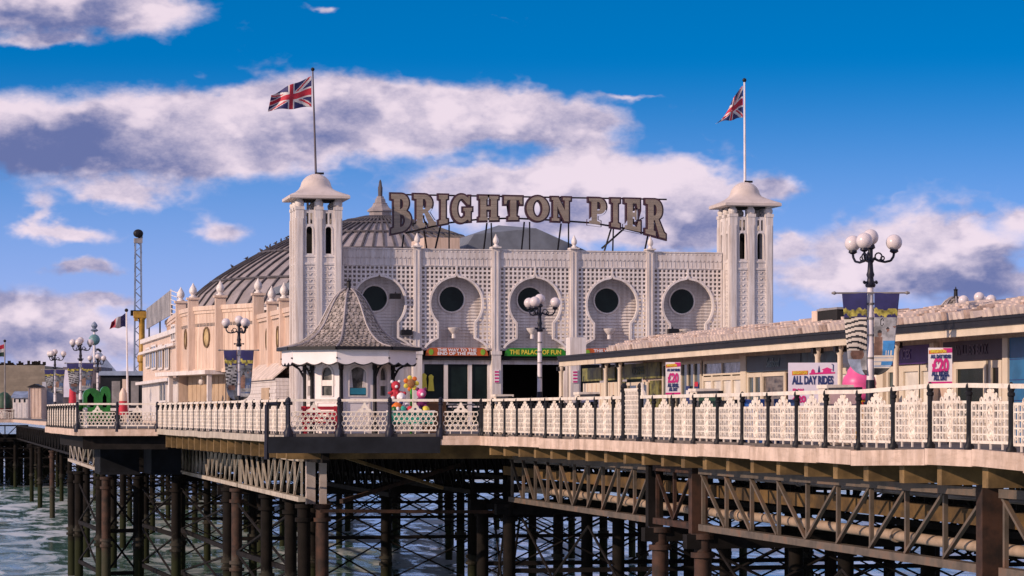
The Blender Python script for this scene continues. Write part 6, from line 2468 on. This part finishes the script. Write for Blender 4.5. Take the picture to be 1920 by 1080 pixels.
# slate pyramid roof pavilion behind
a = at(158, 702, 250); b = at(228, 702, 250)
pv = thing('pyramid_pavilion', 'far pavilion with broad blue grey pyramid roof and ridge crest', 'building', (a.x, a.y, 0))
w = b.x - a.x
ap = at(186, 664, 254)
m = MB(); m.box(0.4, w - .4, .3, w * .9, 0, a.z); m.build('wall', PLATE, pv, local=True)
hz = ap.z
m = MB(); m.add([(0, 0, a.z), (w, 0, a.z - .2), (w, w, a.z), (0, w, a.z), (w * .30, w * .4, hz), (w * .48, w * .4, hz + .1), (w * .48, w * .6, hz), (w * .3, w * .6, hz)], [(0, 1, 5, 4), (1, 2, 6, 5), (2, 3, 7, 6), (3, 0, 4, 7), (4, 5, 6, 7), (3, 2, 1, 0)])
m.build('pyramid_roof', BLUEG, pv, local=True)
m = MB(); m.tube([Vector((w * (.30 + .18 * t / 8), w * .39, hz + .15 + .25 * math.sin(math.pi * t / 8))) for t in range(9)], .12, 6); m.build('crest', BLACK, pv, local=True)
# teal ball on a slim mast
p = at(177, 775, 240)
tb = thing('ball_mast', 'teal ball with little crown on a slim white mast', 'mast', (p.x, p.y, 0))
zz = lambda v: EYE + 240 * (775 - v) / FPX
m = MB(); m.cyl((0, 0, 0), (0, 0, zz(612)), .14, .09, 8); m.build('mast', POLEW, tb, local=True)
m = MB(); m.sphere((0, 0, zz(637)), .50, 16, 10); m.build('ball', TEALP, tb, smooth=80, local=True)
m = MB(); m.sphere((0, 0, zz(637)), .505, 16, 3, sc3=(1.02, 1.02, .25)); m.build('ball_band', BLUEG, tb, local=True)
m = MB(); m.lathe([(.20, zz(622)), (.36, zz(619)), (.15, zz(616)), (.30, zz(611)), (.22, zz(607)), (.04, zz(603))], 10); m.build('crown', BLUEG, tb, local=True)
m = MB()
for k in (-1, 1):
    m.bar((k * .05, 0, zz(648)), (k * .55, 0, zz(690)), .05)
m.build('stays', POLEW, tb, local=True)
# flags and poles at the left
p = at(240, 775, 170)
fp = pole(p.x, p.y, 0, EYE + 170 * (775 - 584) / FPX, .075, -.10, 'slim pale flagpole flying the blue white and red flag', POLEW)
flag('tricolour_flag', 'blue white red tricolour drooping left from its slim pole', (p.x - .15, p.y, EYE + 170 * (775 - 588) / FPX), .85, 1.02, lambda x, y: 0 if x < .67 else (1 if x < 1.33 else 2), [NAVY, mat('grey_cloth', (.34, .31, .33), .7), mat('dull_red_cloth', (.32, .03, .06), .7)], drape(.85, 1.02, .52, .1), 24, 14)
p = at(9, 775, 350)
pole(p.x, p.y, 0, EYE + 350 * (775 - 641) / FPX, .12, 0, 'thin pole at the left picture edge with a striped flag', GREYM)
flag('striped_flag', 'red white and green striped flag at the left picture edge', (p.x - .1, p.y, EYE + 350 * (775 - 646) / FPX), 1.6, 2.4, lambda x, y: 2 if y > .66 else (1 if y > .33 else 0), [DGREEN, CLOTHW, RED], drape(1.6, 2.4, .55, .05), 24, 14)
# thrill ride mast
p = at(259, 775, 330)
zz = lambda v: EYE + 330 * (775 - v) / FPX
tr_ = thing('ride_mast', 'tall slim lattice mast of a ride with round dark head', 'ride', (p.x, p.y, 0))
m = MB()
for (x, y) in ((-.42, -.4), (.42, -.4), (.42, .4), (-.42, .4)):
    m.bar((x * 1.2, y, 0), (x * .8, y, zz(452)), .16)
m.build('mast_leg', BLUEG, tr_, local=True)
m = MB()
k = 0
z = 0.6
while z < zz(456):
    s = 1 if k % 2 else -1
    m.bar((-s * .42, -.4, z), (s * .42, -.4, z + .8), .07); m.bar((-s * .42, .4, z), (s * .42, .4, z + .8), .07)
    m.bar((-.42, s * -.4, z), (-.42, s * .4, z + .8), .07); m.bar((.42, s * -.4, z), (.42, s * .4, z + .8), .07)
    z += .8; k += 1
m.build('mast_lacing', BLUEG, tr_, local=True)
m = MB(); m.sphere((0, -.2, zz(438)), .62, 12, 8, sc3=(1, .5, .85)); m.bar((0, 0, zz(455)), (.3, 0, zz(440)), .35); m.build('round_head', BLACK, tr_, local=True)
m = MB(); m.box(-.5, .5, -.5, .5, zz(456), zz(447)); m.box(.25, .55, -.2, .2, zz(447), zz(434)); m.build('head_frame', GREYM, tr_, local=True)
m = MB(); m.box(-.9, .9, -.6, .6, zz(592), zz(582)); m.build('collar', DARKST, tr_, local=True)
p = at(266, 775, 322)
zz = lambda v: EYE + 322 * (775 - v) / FPX
yp = thing('yellow_column', 'mustard yellow steel column beside the lattice mast', 'column', (p.x, p.y, 0))
m = MB(); m.lathe([(.40, 0), (.40, zz(680)), (.55, zz(678)), (.55, zz(668)), (.36, zz(664)), (.36, zz(600)), (.50, zz(597)), (.50, zz(590)), (.40, zz(586))], 12); m.build('shaft', YELLOW, yp, smooth=40, local=True)
m = MB(); m.box(-1.0, .6, -.5, .5, zz(596), zz(584)); m.box(-.9, -.5, -.4, .4, zz(602), zz(596)); m.build('head_arm', YELLOW, yp, local=True)

# bright green ride, red parasols and tubs behind the far panels
p = at(176, 775, 133)
gr = thing('green_ride', 'bright green rounded kiddie ride with twin hoods behind the far railing', 'ride', (p.x, p.y, 0))
for k, (x, w_, z1) in enumerate(((-.12, .42, 1.95), (.55, .25, 2.05))):
    pts = [(-w_, .25), (w_, .25), (w_, z1 - .35)] + arc(0, z1 - .35, w_, .35, 0, 180, 8)[1:-1] + [(-w_, z1 - .35)]
    hole = [(-w_ * .55, 1.0), (w_ * .25, 1.0), (w_ * .25, 1.5), (-w_ * .2, 1.72), (-w_ * .55, 1.5)]
    m = MB(); m.prism([(x + a_, b_) for a_, b_ in pts], [[(x + a_, b_) for a_, b_ in hole]], -.35, .5, lambda a, b, d: Vector((a, d, b)))
    m.build('hood', GREENP, gr, local=True)
m = MB(); m.box(-.8, .9, -.6, .7, .05, .25); m.build('ride_floor', DGREEN, gr, local=True)
m = MB(); m.sphere((-.35, .1, .95), .2, 10, 7); m.build('cushion', WHTP, gr, smooth=80, local=True)
for c_, r_ in (((-.72, 0, 1.05), .2), ((.25, -.3, .62), .2)):
    m = MB(); m.sphere(c_, r_, 10, 7); m.build('green_ball', GREENP, gr, smooth=80, local=True)
m = MB(); m.box(-.5, .75, .51, .60, .3, 1.8); m.build('dark_back', BLACK, gr, local=True)
for (u, zc, v, c, lb) in ((136, 168, 722, RED, 'closed red parasol between the two left lamp posts'), (231, 150, 728, RED, 'closed parasol with cream top and red skirt near the annex')):
    p = at(u, 775, zc)
    h_ = EYE + zc * (775 - v) / FPX
    o = thing('closed_parasol', lb, 'parasol', (p.x, p.y, 0), group='closed parasols')
    m = MB(); m.cyl((0, 0, 0), (0, 0, h_), .03, None, 6); m.lathe([(.3, 0), (.3, .06)], 12); m.build('pole', BLACK, o, local=True)
    m = MB(); m.lathe([(.30, .62), (.26, .9), (.20, h_ - .3), (.05, h_)], 10); m.build('furled_cloth', c, o, smooth=60, local=True)
    if 'cream' in lb:
        m = MB(); m.lathe([(.235, h_ * .66), (.22, h_ - .28), (.06, h_ + .02)], 10); m.build('cream_top', CREAM, o, smooth=60, local=True)
p = at(160, 775, 130)
tag(thing('white_bollard', 'short white bollard in front of the green ride', 'bollard', (p.x, p.y, 0)), 'short white bollard in front of the green ride', 'bollard')
wb = COL.objects['white_bollard']
m = MB(); m.lathe([(.13, 0), (.13, .1), (.10, .14), (.10, .85), (.12, .88), (.10, .95), (.03, .98)], 12); m.build('shaft', TRIM, wb, smooth=50, local=True)
# dark green canopy at the left edge
p = at(8, 775, 352)
cp = thing('green_canopy', 'dark green domed canopy at the left picture edge', 'canopy', (p.x, p.y, 0))
m = MB(); m.lathe([(1.1, 1.4), (1.06, 2.2), (.85, 3.0), (.45, 3.4), (.05, 3.55)], 14); m.build('hood', DGREEN, cp, smooth=60, local=True)
m = MB(); m.lathe([(.9, 0), (.95, 1.4)], 14); m.build('drum', mat('dark_red_drum', (.12, .02, .02), .6), cp, local=True)
